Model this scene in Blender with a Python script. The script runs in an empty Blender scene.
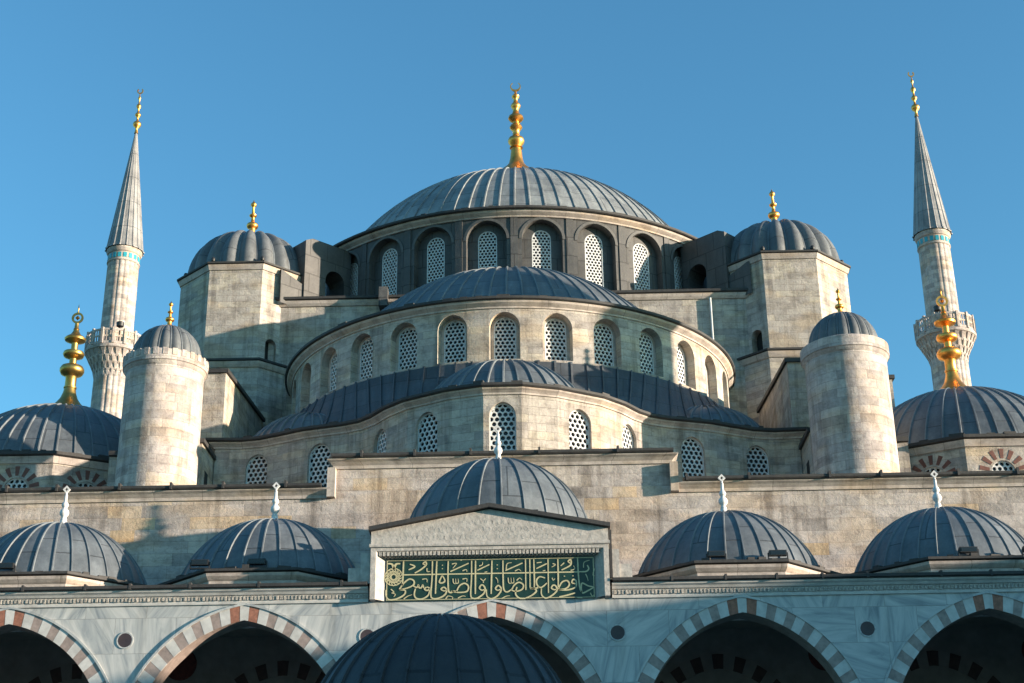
import bpy, math, random
from math import sin, cos, tan, pi, sqrt, radians, atan2, hypot
from mathutils import Vector, Matrix
R_ = random.Random(7)
scn = bpy.context.scene
COL = scn.collection

# ------------------------------------------------------------------ materials
MATS = {}
def newmat(name):
    m = bpy.data.materials.new(name); m.use_nodes = True
    nt = m.node_tree; nt.nodes.clear()
    out = nt.nodes.new('ShaderNodeOutputMaterial'); b = nt.nodes.new('ShaderNodeBsdfPrincipled')
    nt.links.new(b.outputs[0], out.inputs[0]); MATS[name] = m
    return m, nt, b
def N(nt, t, **kw):
    n = nt.nodes.new(t)
    for k, v in kw.items():
        if hasattr(n, k): setattr(n, k, v)
        else: n.inputs[k.replace('_', ' ')].default_value = v
    return n
def L(nt, a, b): nt.links.new(a, b)
def ramp(nt, src, stops):
    r = nt.nodes.new('ShaderNodeValToRGB'); L(nt, src, r.inputs[0])
    e = r.color_ramp.elements
    while len(e) < len(stops): e.new(0.5)
    for i, (p, c) in enumerate(stops):
        e[i].position = p; e[i].color = (c[0], c[1], c[2], 1) if not isinstance(c, float) else (c, c, c, 1)
    return r.outputs[0]
def mix(nt, fac, a, b, mode='MIX'):
    m = nt.nodes.new('ShaderNodeMix'); m.data_type = 'RGBA'; m.blend_type = mode
    for s, v in ((0, fac), (6, a), (7, b)):
        if isinstance(v, (int, float)): m.inputs[s].default_value = v
        elif isinstance(v, tuple): m.inputs[s].default_value = (v[0], v[1], v[2], 1)
        else: L(nt, v, m.inputs[s])
    return m.outputs[2]
def noise(nt, vec, scale, detail=4, rough=.55, dist=0.0):
    n = N(nt, 'ShaderNodeTexNoise'); n.inputs['Scale'].default_value = scale
    n.inputs['Detail'].default_value = detail; n.inputs['Roughness'].default_value = rough
    n.inputs['Distortion'].default_value = dist
    L(nt, vec, n.inputs['Vector']); return n
def mapping(nt, vec, sc=(1, 1, 1), loc=(0, 0, 0), rot=(0, 0, 0)):
    m = N(nt, 'ShaderNodeMapping'); m.inputs['Scale'].default_value = sc
    m.inputs['Location'].default_value = loc; m.inputs['Rotation'].default_value = rot
    L(nt, vec, m.inputs['Vector']); return m.outputs[0]

def stone_mat(name, cols, bw=1.0, bh=.42, joint=.012, stain=.5, bump=.5, warm=.5, jointdark=.62):
    m, nt, b = newmat(name)
    tc = N(nt, 'ShaderNodeTexCoord'); uv = tc.outputs['UV']
    # slightly wobbled courses
    wob = noise(nt, uv, .9, 2)
    add = N(nt, 'ShaderNodeVectorMath', operation='MULTIPLY_ADD')
    L(nt, wob.outputs['Color'], add.inputs[0]); add.inputs[1].default_value = (.10, .035, 0); L(nt, uv, add.inputs[2])
    br = N(nt, 'ShaderNodeTexBrick'); L(nt, add.outputs[0], br.inputs['Vector'])
    br.inputs['Scale'].default_value = 1; br.inputs['Brick Width'].default_value = bw; br.inputs['Row Height'].default_value = bh
    br.inputs['Mortar Size'].default_value = joint; br.inputs['Mortar Smooth'].default_value = .3; br.inputs['Bias'].default_value = 0
    br.offset = .43; br.squash = .72; br.squash_frequency = 3
    br.inputs['Color1'].default_value = (0, 0, 0, 1); br.inputs['Color2'].default_value = (1, 1, 1, 1); br.inputs['Mortar'].default_value = (.5, .5, .5, 1)
    c = ramp(nt, br.outputs['Color'], cols)
    # blotches inside and across blocks
    n1 = noise(nt, uv, 2.3, 6, .65)
    c = mix(nt, 1.0, c, ramp(nt, n1.outputs[0], [(.3, .66), (.5, .97), (.72, 1.14)]), 'MULTIPLY')
    n4 = noise(nt, uv, 11, 6, .75)
    c = mix(nt, 1.0, c, ramp(nt, n4.outputs[0], [(.32, .80), (.5, 1.0), (.7, 1.05)]), 'MULTIPLY')
    # warm patches
    n2 = noise(nt, mapping(nt, uv, (.25, .55, 1)), 1.6, 3, .5)
    wf = ramp(nt, n2.outputs[0], [(.50, 0.0), (.62, warm)])
    c = mix(nt, wf, c, mix(nt, 1.0, c, (1.08, .9, .66), 'MULTIPLY'))
    # vertical run-down soot streaks
    n3 = noise(nt, mapping(nt, uv, (1.2, .07, 1)), 1.3, 6, .68)
    sf = ramp(nt, n3.outputs[0], [(.50, 0.0), (.66, stain)])
    c = mix(nt, sf, c, mix(nt, 1.0, c, (.38, .355, .33), 'MULTIPLY'))
    n5 = noise(nt, mapping(nt, uv, (.5, 1.6, 1)), .9, 6, .72)
    sf2 = ramp(nt, n5.outputs[0], [(.52, 0.0), (.62, stain * .8)])
    c = mix(nt, sf2, c, mix(nt, 1.0, c, (.58, .55, .53), 'MULTIPLY'))
    n6 = noise(nt, uv, .7, 3, .6)
    jm = N(nt, 'ShaderNodeMath', operation='MULTIPLY'); L(nt, br.outputs['Fac'], jm.inputs[0]); L(nt, ramp(nt, n6.outputs[0], [(.35, .35), (.6, 1.0)]), jm.inputs[1])
    c = mix(nt, jm.outputs[0], c, mix(nt, 1.0, c, (jointdark * .72,) * 3, 'MULTIPLY'))
    # scattered pits and lost edges
    n7 = noise(nt, mapping(nt, uv, (.8, 2.2, 1)), 3.2, 8, .8)
    c = mix(nt, ramp(nt, n7.outputs[0], [(.58, 0.0), (.66, stain)]), c, mix(nt, 1.0, c, (.48, .46, .45), 'MULTIPLY'))
    L(nt, c, b.inputs['Base Color']); b.inputs['Roughness'].default_value = .9
    h = N(nt, 'ShaderNodeMath', operation='MULTIPLY_ADD'); L(nt, br.outputs['Fac'], h.inputs[0]); h.inputs[1].default_value = -1.2
    hh = N(nt, 'ShaderNodeMath', operation='MULTIPLY_ADD'); L(nt, n1.outputs[0], hh.inputs[0]); hh.inputs[1].default_value = 1.1
    h3 = N(nt, 'ShaderNodeMath', operation='MULTIPLY_ADD'); L(nt, n4.outputs[0], h3.inputs[0]); h3.inputs[1].default_value = .8
    L(nt, br.outputs['Color'], h3.inputs[2])
    L(nt, h3.outputs[0], hh.inputs[2]); L(nt, hh.outputs[0], h.inputs[2])
    bp = N(nt, 'ShaderNodeBump'); bp.inputs['Strength'].default_value = bump; bp.inputs['Distance'].default_value = .05
    L(nt, h.outputs[0], bp.inputs['Height']); L(nt, bp.outputs[0], b.inputs['Normal'])
    return m

G = lambda r, g, b: (r, g, b)
STONE = stone_mat('ashlar_limestone', [(0, G(.33, .295, .275)), (.3, G(.40, .36, .325)), (.7, G(.455, .405, .365)), (1, G(.51, .45, .375))], bw=.95, bh=.30, joint=.008, stain=.75, jointdark=.75)
STONE_W = stone_mat('facade_limestone', [(0, G(.33, 0.289, .27)), (.3, G(.44, 0.386, .36)), (.72, G(.49, 0.425, .395)), (.88, G(.54, 0.463, .40)), (1, G(.50, 0.367, .24))], bw=1.1, bh=.4, joint=.007, stain=.72, warm=.5, jointdark=.82)
STONE_T = stone_mat('turret_limestone', [(0, G(.33, 0.289, .275)), (.4, G(.46, 0.400, .38)), (1, G(.55, 0.482, .44))], bw=.85, bh=.34, joint=.008, stain=.6, jointdark=.78)
TRIM = stone_mat('moulded_limestone', [(0, G(.44, 0.381, .35)), (1, G(.50, 0.434, .39))], bw=1.6, bh=3, stain=.45, bump=.15)

def marble_mat():
    m, nt, b = newmat('veined_marble')
    uv = N(nt, 'ShaderNodeTexCoord').outputs['UV']
    br = N(nt, 'ShaderNodeTexBrick'); L(nt, uv, br.inputs['Vector'])
    br.inputs['Scale'].default_value = 1; br.inputs['Brick Width'].default_value = 1.65; br.inputs['Row Height'].default_value = .95
    br.inputs['Mortar Size'].default_value = .006; br.inputs['Bias'].default_value = 0
    br.inputs['Color1'].default_value = (0, 0, 0, 1); br.inputs['Color2'].default_value = (1, 1, 1, 1)
    sc = N(nt, 'ShaderNodeMath', operation='MULTIPLY'); L(nt, br.outputs['Color'], sc.inputs[0]); sc.inputs[1].default_value = 2.6
    rot = N(nt, 'ShaderNodeVectorRotate', rotation_type='Z_AXIS'); L(nt, uv, rot.inputs['Vector']); L(nt, sc.outputs[0], rot.inputs['Angle'])
    off = N(nt, 'ShaderNodeVectorMath', operation='MULTIPLY_ADD'); L(nt, br.outputs['Color'], off.inputs[0]); off.inputs[1].default_value = (9, 5, 3); L(nt, rot.outputs[0], off.inputs[2])
    n1 = noise(nt, mapping(nt, off.outputs[0], (.35, 2.6, 1)), 1.3, 7, .62, 1.2)
    c = ramp(nt, n1.outputs[0], [(.30, G(.20, .22, .24)), (.46, G(.36, .37, .37)), (.55, G(.44, .44, .43)), (.72, G(.54, .53, .51))])
    n3 = noise(nt, mapping(nt, uv, (1.5, .25, 1)), 1.2, 5)
    c = mix(nt, ramp(nt, n3.outputs[0], [(.55, 0.0), (.75, .55)]), c, mix(nt, 1.0, c, (.55, .5, .44), 'MULTIPLY'))
    c = mix(nt, br.outputs['Fac'], c, mix(nt, 1.0, c, (.6, .58, .55), 'MULTIPLY'))
    L(nt, c, b.inputs['Base Color']); b.inputs['Roughness'].default_value = .5
MARBLE_ = marble_mat(); MARBLE = MATS['veined_marble']

def lead_mat(name, base, seam=True, rough=.5, metal=.15, streak=.6, sw=6.0, sh=1.4):
    m, nt, b = newmat(name)
    tc = N(nt, 'ShaderNodeTexCoord'); uv = tc.outputs['UV']; ob = tc.outputs['Object']
    n1 = noise(nt, ob, .9, 6, .65); n2 = noise(nt, mapping(nt, uv, (2.2, .35, 1)), 1.6, 5, .6); n3 = noise(nt, ob, 9, 4, .7)
    c = mix(nt, 1.0, base, ramp(nt, n1.outputs[0], [(.3, .68), (.5, 1.0), (.72, 1.35)]), 'MULTIPLY')
    c = mix(nt, ramp(nt, n2.outputs[0], [(.48, 0.0), (.72, streak)]), c, mix(nt, 1.0, c, (1.5, 1.52, 1.5), 'MULTIPLY'))
    c = mix(nt, 1.0, c, ramp(nt, n3.outputs[0], [(.3, .85), (.65, 1.08)]), 'MULTIPLY')
    hsrc = n1.outputs[0]
    if seam:
        br = N(nt, 'ShaderNodeTexBrick'); L(nt, uv, br.inputs['Vector']); br.inputs['Scale'].default_value = 1
        br.inputs['Brick Width'].default_value = sw; br.inputs['Row Height'].default_value = sh; br.inputs['Mortar Size'].default_value = .022; br.inputs['Bias'].default_value = 0
        br.inputs['Color1'].default_value = (.86,) * 3 + (1,); br.inputs['Color2'].default_value = (1.12,) * 3 + (1,); br.inputs['Mortar'].default_value = (.95,) * 3 + (1,)
        br.offset = .5
        c = mix(nt, 1.0, c, br.outputs['Color'], 'MULTIPLY')
        c = mix(nt, br.outputs['Fac'], c, mix(nt, 1.0, c, (.45,) * 3, 'MULTIPLY'))
        a = N(nt, 'ShaderNodeMath', operation='MULTIPLY_ADD'); L(nt, br.outputs['Fac'], a.inputs[0]); a.inputs[1].default_value = .7; L(nt, n1.outputs[0], a.inputs[2])
        hsrc = a.outputs[0]
    L(nt, c, b.inputs['Base Color']); b.inputs['Metallic'].default_value = metal
    r = ramp(nt, n1.outputs[0], [(.3, rough - .08), (.7, rough + .14)]); L(nt, r, b.inputs['Roughness'])
    bp = N(nt, 'ShaderNodeBump'); bp.inputs['Strength'].default_value = .5; bp.inputs['Distance'].default_value = .06
    L(nt, hsrc, bp.inputs['Height']); L(nt, bp.outputs[0], b.inputs['Normal'])
    return m
LEAD = lead_mat('weathered_lead', (.095, .108, .122), metal=0, rough=.5)
LEAD_K = lead_mat('shaded_roof_lead', (.055, .062, .072), metal=0, rough=.55)  # exedra roof lead, darkened in its colour for the drum's shade
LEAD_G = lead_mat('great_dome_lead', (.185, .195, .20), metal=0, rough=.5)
LEAD_T = lead_mat('tower_dome_lead', (.11, .117, .125), metal=0, rough=.5)
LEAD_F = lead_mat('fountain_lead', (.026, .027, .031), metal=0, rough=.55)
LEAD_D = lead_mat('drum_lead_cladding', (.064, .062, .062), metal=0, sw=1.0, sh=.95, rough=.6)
LEAD_S = lead_mat('spire_lead', (.23, .222, .222), sh=2.2)
LEAD_R = lead_mat('lead_seam', (.13, .145, .16), seam=False)
COPING = lead_mat('dark_lead_coping', (.035, .033, .033), seam=False, rough=.7, metal=0)

def plain(name, col, rough=.7, metal=0, var=.25, scale=5, bump=.1):
    m, nt, b = newmat(name)
    ob = N(nt, 'ShaderNodeTexCoord').outputs['Object']
    n = noise(nt, ob, scale, 5, .65)
    c = mix(nt, 1.0, col, ramp(nt, n.outputs[0], [(.25, 1 - var), (.75, 1 + var * .6)]), 'MULTIPLY')
    L(nt, c, b.inputs['Base Color']); b.inputs['Roughness'].default_value = rough; b.inputs['Metallic'].default_value = metal
    bp = N(nt, 'ShaderNodeBump'); bp.inputs['Strength'].default_value = bump; bp.inputs['Distance'].default_value = .03
    L(nt, n.outputs[0], bp.inputs['Height']); L(nt, bp.outputs[0], b.inputs['Normal'])
    return m
GOLD = plain('gilded_copper', (.90, .42, .10), .40, 1.0, .3, 3)
GOLD_D = plain('tarnished_gilt', (.50, .32, .10), .42, 1.0, .35, 3)
PLASTER = plain('white_plaster_lattice', (.60, .61, .62), .8, 0, .3, 4)
GLASS = plain('dark_glass', (.012, .014, .017), .25, 0, .2)
WHITE_ST = plain('white_marble_stone', (.52, .50, .475), .6, 0, .3, 3)
FADED = plain('faded_brick', (.10, .055, .045), .85, 0, .4, 6)
RED_ST = plain('red_brecia_stone', (.30, .125, .08), .65, 0, .5, 9)
PINK_ST = plain('grey_pink_stone', (.30, .235, .21), .7, 0, .4, 5)
BROWN_ST = plain('dark_red_brick', (.16, .065, .05), .8, 0, .3, 6)
FINIAL_ST = plain('white_marble_finial_stone', (.62, .60, .60), .55, 0, .2, 4)
GREEN = plain('dark_green_enamel', (.010, .034, .022), .35, 0, .4, 3)
PGOLD = plain('gold_leaf_lettering', (.56, .49, .29), .5, 0.1, .25, 6)
TURQ = plain('turquoise_tile', (.03, .30, .38), .3, 0, .3, 6)
PORPH = plain('dark_porphyry', (.05, .032, .035), .5, 0, .3)
DARK = plain('dark_interior', (.02, .018, .017), .9, 0, .3)
PLASTER_IN = plain('painted_vault_plaster', (.30, .245, .21), .9, 0, .3, 2)
REDPAINT = plain('dark_red_vault_paint', (.16, .04, .03), .9, 0, .5, 8)
IRON = plain('black_housing', (.02, .02, .022), .5, 0, .3)
PAVE = stone_mat('courtyard_paving', [(0, G(.30, .29, .27)), (1, G(.42, .40, .37))], bw=1.2, bh=.8, stain=.3, bump=.2)
GABLE = plain('weathered_gable_marble', (.43, .395, .36), .75, 0, .35, 7, .5)
CARVE = plain('carved_stone', (.42, .385, .345), .85, 0, .5, 14, .8)

# ------------------------------------------------------------------ mesh builder
class MB:
    def __init__(s): s.v = []; s.f = []; s.uv = []; s.m = []; s.mats = []
    def mi(s, mat):
        if mat not in s.mats: s.mats.append(mat)
        return s.mats.index(mat)
    def face(s, pts, uvs=None, mat=None):
        i = len(s.v); s.v += [tuple(p) for p in pts]; s.f.append(tuple(range(i, i + len(pts))))
        if uvs is None:
            a = Vector(pts[1]) - Vector(pts[0]); b = Vector(pts[-1]) - Vector(pts[0]); n = a.cross(b)
            if n.length < 1e-12 and len(pts) > 3: n = (Vector(pts[2]) - Vector(pts[0])).cross(Vector(pts[3]) - Vector(pts[1]))
            n = n.normalized() if n.length > 1e-12 else Vector((0, -1, 0))
            if abs(n.z) > .9: uvs = [(p[0], p[1]) for p in pts]
            else:
                t = Vector((-n.y, n.x, 0)).normalized(); bt = n.cross(t)
                uvs = [(Vector(p).dot(t), Vector(p).dot(bt)) for p in pts]
        s.uv += list(uvs); s.m.append(s.mi(mat) if mat else 0)
    def build(s, name, mat=None, parent=None, smooth=0, loc=None):
        me = bpy.data.meshes.new(name); me.from_pydata(s.v, [], s.f)
        if not s.mats: s.mats = [mat]
        for mm in s.mats: me.materials.append(mm if mm else mat)
        me.polygons.foreach_set('material_index', s.m)
        ul = me.uv_layers.new(name='UVMap'); flat = [c for p in s.uv for c in p]; ul.data.foreach_set('uv', flat)
        import bmesh
        bm = bmesh.new(); bm.from_mesh(me); bmesh.ops.remove_doubles(bm, verts=bm.verts, dist=2e-4)
        bm.to_mesh(me); bm.free()
        if smooth:
            me.polygons.foreach_set('use_smooth', [True] * len(me.polygons)); me.set_sharp_from_angle(angle=radians(smooth))
        me.update()
        o = bpy.data.objects.new(name, me); COL.objects.link(o)
        if loc: o.location = loc
        if parent: o.parent = parent
        return o
    # box in rotated frame: centre c, half sizes, z-rotation
    def box(s, x0, x1, y0, y1, z0, z1, mat=None, rot=0, c=(0, 0)):
        def T(x, y, z): return (c[0] + x * cos(rot) - y * sin(rot), c[1] + x * sin(rot) + y * cos(rot), z)
        P = [T(x, y, z) for z in (z0, z1) for y in (y0, y1) for x in (x0, x1)]
        for q in ((0, 1, 5, 4), (1, 3, 7, 5), (3, 2, 6, 7), (2, 0, 4, 6), (4, 5, 7, 6), (2, 3, 1, 0)):
            s.face([P[k] for k in q], None, mat)
    def lathe(s, cx, cy, prof, n=32, a0=0, a1=2 * pi, mat=None, rfun=None):
        for i in range(n):
            t0 = a0 + (a1 - a0) * i / n; t1 = a0 + (a1 - a0) * (i + 1) / n
            for (r0, z0), (r1, z1) in zip(prof[:-1], prof[1:]):
                def P(r, z, t):
                    k = rfun(t, z) if rfun else 1
                    return (cx + r * k * sin(t), cy - r * k * cos(t), z)
                q = [P(r0, z0, t0), P(r0, z0, t1), P(r1, z1, t1), P(r1, z1, t0)]
                rr = max(r0, r1); uv = [(t0 * rr, z0), (t1 * rr, z0), (t1 * rr, z1), (t0 * rr, z1)]
                if r0 < 1e-5: q = q[1:]; uv = uv[1:]
                elif r1 < 1e-5: q = q[:3]; uv = uv[:3]
                s.face(q, uv, mat)

def arc_pts(cx, cy, r, a0, a1, n): return [(cx + r * sin(radians(a0 + (a1 - a0) * i / n)), cy - r * cos(radians(a0 + (a1 - a0) * i / n))) for i in range(n + 1)]
def offset_path(pts, o, closed=False):
    n = len(pts); out = []
    for i in range(n):
        def nrm(a, b):
            dx, dy = b[0] - a[0], b[1] - a[1]; l = hypot(dx, dy) or 1; return (dy / l, -dx / l)
        if closed: n0 = nrm(pts[i - 1], pts[i]); n1 = nrm(pts[i], pts[(i + 1) % n])
        else:
            n1 = nrm(pts[i], pts[i + 1]) if i < n - 1 else None; n0 = nrm(pts[i - 1], pts[i]) if i > 0 else n1
            if n1 is None: n1 = n0
        mx, my = n0[0] + n1[0], n0[1] + n1[1]; l = hypot(mx, my) or 1; mx /= l; my /= l
        k = 1 / max(.35, mx * n1[0] + my * n1[1])
        out.append((pts[i][0] + mx * o * k, pts[i][1] + my * o * k))
    return out
def sweep(m, pts, prof, closed=False, mat=None, capends=True):
    """prof: closed loop of (outward, z)"""
    rings = [[(x, y, z) for x, y in offset_path(pts, o, closed)] for o, z in prof]
    n = len(pts); segs = n if closed else n - 1
    U = [0]
    for i in range(segs): U.append(U[-1] + hypot(pts[(i + 1) % n][0] - pts[i][0], pts[(i + 1) % n][1] - pts[i][1]))
    for k in range(len(prof)):
        a = rings[k]; b = rings[(k + 1) % len(prof)]
        v0 = prof[k][1] + prof[k][0]; v1 = prof[(k + 1) % len(prof)][1] + prof[(k + 1) % len(prof)][0]
        for i in range(segs):
            j = (i + 1) % n
            m.face([a[i], a[j], b[j], b[i]], [(U[i], v0), (U[i + 1], v0), (U[i + 1], v1), (U[i], v1)], mat)
    if not closed and capends:
        m.face([r[0] for r in rings], None, mat); m.face([r[-1] for r in rings][::-1], None, mat)

def arch_top(h, u):
    w, vs, rho = h['w'], h['vs'], h.get('rho', 1.0) * h['w']
    x = min(abs(u), w)
    return vs + sqrt(max(0, rho * rho - (x + rho - w) ** 2))
def wall(m, F, u0, u1, z0, z1, holes=(), step=1.0, breaks=(), mat=None, rmat=None):
    """F(u,z,d) -> xyz ; holes: dict(u,w,z0,vs,rho,d)"""
    holes = sorted(holes, key=lambda h: h['u']); cuts = {round(u0, 6), round(u1, 6)}
    for b in breaks:
        if u0 < b < u1 and not any(abs(b - h['u']) < h['w'] for h in holes): cuts.add(round(b, 6))
    for h in holes:
        n = h.get('n', 14)
        for i in range(n + 1): cuts.add(round(h['u'] - h['w'] * cos(pi * i / n), 6))
    cuts = sorted(cuts); full = []
    for a, b in zip(cuts[:-1], cuts[1:]):
        hh = None
        for h in holes:
            if a >= h['u'] - h['w'] - 1e-5 and b <= h['u'] + h['w'] + 1e-5: hh = h
        if hh is None:
            k = max(1, int(math.ceil((b - a) / step)))
            for i in range(k): full.append((a + (b - a) * i / k, a + (b - a) * (i + 1) / k, None))
        else: full.append((a, b, hh))
    def Q(p, mt):  # p: list of (u,z,d)
        m.face([F(*q) for q in p], [(q[0] + q[2], q[1]) for q in p], mt)
    for a, b, h in full:
        if h is None: Q([(a, z0, 0), (b, z0, 0), (b, z1, 0), (a, z1, 0)], mat); continue
        ta, tb = arch_top(h, a - h['u']), arch_top(h, b - h['u']); d = h['d']; rm = h.get('rmat', rmat or mat)
        if h['z0'] > z0 + 1e-4: Q([(a, z0, 0), (b, z0, 0), (b, h['z0'], 0), (a, h['z0'], 0)], mat); Q([(a, h['z0'], 0), (b, h['z0'], 0), (b, h['z0'], d), (a, h['z0'], d)], rm)
        Q([(a, ta, 0), (b, tb, 0), (b, z1, 0), (a, z1, 0)], mat)
        m.face([F(a, ta, d), F(b, tb, d), F(b, tb, 0), F(a, ta, 0)], [(0, a), (0, b), (d, b), (d, a)], rm)
        if abs(a - (h['u'] - h['w'])) < 1e-5: m.face([F(a, h['z0'], 0), F(a, h['z0'], d), F(a, h['vs'], d), F(a, h['vs'], 0)], [(0, h['z0']), (d, h['z0']), (d, h['vs']), (0, h['vs'])], rm)
        if abs(b - (h['u'] + h['w'])) < 1e-5: m.face([F(b, h['z0'], d), F(b, h['z0'], 0), F(b, h['vs'], 0), F(b, h['vs'], d)], [(d, h['z0']), (0, h['z0']), (0, h['vs']), (d, h['vs'])], rm)
        if h.get('fill'):  # closed back of a blind niche
            Q([(a, h['z0'], d), (b, h['z0'], d), (b, tb, d), (a, ta, d)], h['fill'])
def F_polar(cx, cy, r):
    def F(u, z, d): a = u / r; return (cx + (r - d) * sin(a), cy - (r - d) * cos(a), z)
    return F
def F_path(pts, closed=False):
    P = list(pts) + ([pts[0]] if closed else []); U = [0]
    for a, b in zip(P[:-1], P[1:]): U.append(U[-1] + hypot(b[0] - a[0], b[1] - a[1]))
    def F(u, z, d):
        k = 0
        while k < len(U) - 2 and u > U[k + 1] + 1e-7: k += 1
        a, b = P[k], P[k + 1]; l = U[k + 1] - U[k]; t = (u - U[k]) / l
        dx, dy = (b[0] - a[0]) / l, (b[1] - a[1]) / l
        return (a[0] + dx * l * t - dy * d, a[1] + dy * l * t + dx * d, z)
    return F, U
def F_plane(x0, y0, ang=0):   # u along (cos,sin), d inward
    def F(u, z, d): return (x0 + u * cos(ang) - d * sin(ang), y0 + u * sin(ang) + d * cos(ang), z)
    return F

def dome(m, cx, cy, z0, R, H, ng, a0=-pi, a1=pi, rib_w=.10, rib_h=.07, flute=0.0, rot=0, mat=None, rmat=None, nt=18, tmax=1.0, thick_rim=0):
    """spherical (or, for H near R, slightly elliptical) lead cap with rolled seams"""
    if H < R: S = (R * R + H * H) / (2 * H); am = math.asin(min(1, R / S)); cz = z0 + H - S
    prof = []
    for i in range(nt + 1):
        t = i / nt * tmax
        if H < R: b = am * (1 - t); prof.append((S * sin(b), cz + S * cos(b), sin(b), cos(b), S * (am - b)))
        else:
            b = pi / 2 * (1 - t); prof.append((R * sin(b), z0 + H * cos(b), sin(b), cos(b), R * (pi / 2 - b)))
    dg = 2 * pi / ng; full = abs(a1 - a0 - 2 * pi) < 1e-3
    gores = ng if full else int(round((a1 - a0) / dg))
    for g in range(gores):
        c = a0 + rot + g * dg
        def samples(r):
            h = min(rib_w / 2 / max(r, .01), dg * .3)
            S_ = [(-h, 0), (-h * .55, 1), (h * .55, 1), (h, 0)]
            nf = 5 if flute else 2
            for k in range(1, nf + 1): S_.append((h + (dg - 2 * h) * k / nf, 0))
            return S_
        for i in range(nt):
            r0, z_0, nr0, nz0, s0 = prof[i]; r1, z_1, nr1, nz1, s1 = prof[i + 1]
            A = samples(r0); B = samples(r1)
            f0 = flute * min(1, r0 / R * 1.2); f1 = flute * min(1, r1 / R * 1.2)
            def pt(r, z, nr, nz, smp, fl):
                a, up = smp; d = rib_h * up
                if fl and not up:
                    tt = (a / dg) % 1.0; d += fl * sin(pi * tt)
                rr = r + nr * d
                return (cx + rr * sin(c + a), cy - rr * cos(c + a), z + nz * d)
            for k in range(len(A) - 1):
                q = [pt(r0, z_0, nr0, nz0, A[k], f0), pt(r0, z_0, nr0, nz0, A[k + 1], f0), pt(r1, z_1, nr1, nz1, B[k + 1], f1), pt(r1, z_1, nr1, nz1, B[k], f1)]
                off = g * 1.37
                uv = [(off + A[k][0] * r0, s0 + (g % 2) * .6), (off + A[k + 1][0] * r0, s0 + (g % 2) * .6), (off + B[k + 1][0] * r1, s1 + (g % 2) * .6), (off + B[k][0] * r1, s1 + (g % 2) * .6)]
                if r1 < 1e-4: q = q[:3]; uv = uv[:3]
                m.face(q, uv, rmat if k in (0, 1, 2) and rmat else mat)

def flaps(m, cx, cy, r, z, a0, a1, pitch, mat, rnd):
    """lead flashing pieces lying along an eave"""
    a = a0
    while a < a1:
        w = rnd.uniform(.25, .75) * pitch; h = rnd.uniform(.05, .13); rr = r + rnd.uniform(-.12, .04)
        x, y = cx + rr * sin(a), cy - rr * cos(a)
        m.box(-w / 2, w / 2, -.10, .10, z - .02, z + h, mat, rot=a + rnd.uniform(-.05, .05), c=(x, y)); a += rnd.uniform(.5, 1.6) * pitch / r

# ------------------------------------------------------------------ object helpers
def thing(name, label, cat, loc=(0, 0, 0), group=None):
    o = bpy.data.objects.new(name, None); COL.objects.link(o); o.location = loc
    o['label'] = label; o['category'] = cat
    if group: o['group'] = group
    return o
def tag(o, label, cat, group=None):
    o['label'] = label; o['category'] = cat
    if group: o['group'] = group
    return o
def copy_obj(o, parent=None):
    c = o.copy(); COL.objects.link(c); c.parent = parent
    for ch in o.children: copy_obj(ch, c)
    return c

# lattice window : white plaster grille of round holes in hexagonal arrangement, origin = sill centre, front = -Y
def grille_mesh(w, vs, rho, pitch, hole, frame, half=False):
    m = MB(); h = dict(w=w, vs=vs, rho=rho); top = arch_top(h, 0)
    d0, d1 = 0.0, .07
    def clampi(x, z):
        x = max(-w, min(w, x)); z = max(0, z)
        if z > arch_top(h, x): z = arch_top(h, x) if abs(x) < w - 1e-6 else min(z, vs)
        return x, z
    R = pitch / sqrt(3); row = 0; z = pitch * .1
    seg = 12
    while z < top + R:
        x = -math.ceil(w / pitch + 1) * pitch + (pitch / 2 if row % 2 else 0)
        while x < w + pitch:
            if abs(x) < w + R * .9 and z < top + R:
                for i in range(seg):
                    a0, a1 = 2 * pi * i / seg + pi / 6, 2 * pi * (i + 1) / seg + pi / 6
                    def hexr(a): k = (a - pi / 6) % (pi / 3) - pi / 6; return R * cos(pi / 6) / cos(k)
                    def O(a): return (x + hexr(a) * cos(a), z + hexr(a) * sin(a))
                    def I(a): return (x + hole * cos(a), z + hole * sin(a))
                    p = [clampi(*O(a0)), clampi(*O(a1)), clampi(*I(a1)), clampi(*I(a0))]
                    ar = abs((p[0][0] - p[2][0]) * (p[1][1] - p[3][1]) - (p[1][0] - p[3][0]) * (p[0][1] - p[2][1]))
                    if ar > 1e-5: m.face([(q[0], d0, q[1]) for q in p][::-1], None, None)
                    q0, q1 = p[3], p[2]
                    if hypot(q0[0] - q1[0], q0[1] - q1[1]) > 1e-3: m.face([(q0[0], d0, q0[1]), (q1[0], d0, q1[1]), (q1[0], d1, q1[1]), (q0[0], d1, q0[1])], None, None)
            x += pitch
        z += pitch * sqrt(3) / 2; row += 1
    # frame band
    out = [(-w, 0)] + [(-w * cos(pi * i / 16), arch_top(h, w * cos(pi * i / 16))) for i in range(17)] + [(w, 0)]
    def inn(p):
        f = frame; x = p[0] * (w - f) / w; z = f if p[1] <= 1e-6 else (vs + (p[1] - vs) * (w - f) / w if p[1] > vs else p[1]); return (x, z)
    for a, b in zip(out, out[1:] + out[:1]):
        ia, ib = inn(a), inn(b)
        m.face([(a[0], -.03, a[1]), (ia[0], -.03, ia[1]), (ib[0], -.03, ib[1]), (b[0], -.03, b[1])], None, None)
        m.face([(ia[0], -.03, ia[1]), (ia[0], d0, ia[1]), (ib[0], d0, ib[1]), (ib[0], -.03, ib[1])], None, None)
    return m
WIN = {}
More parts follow.
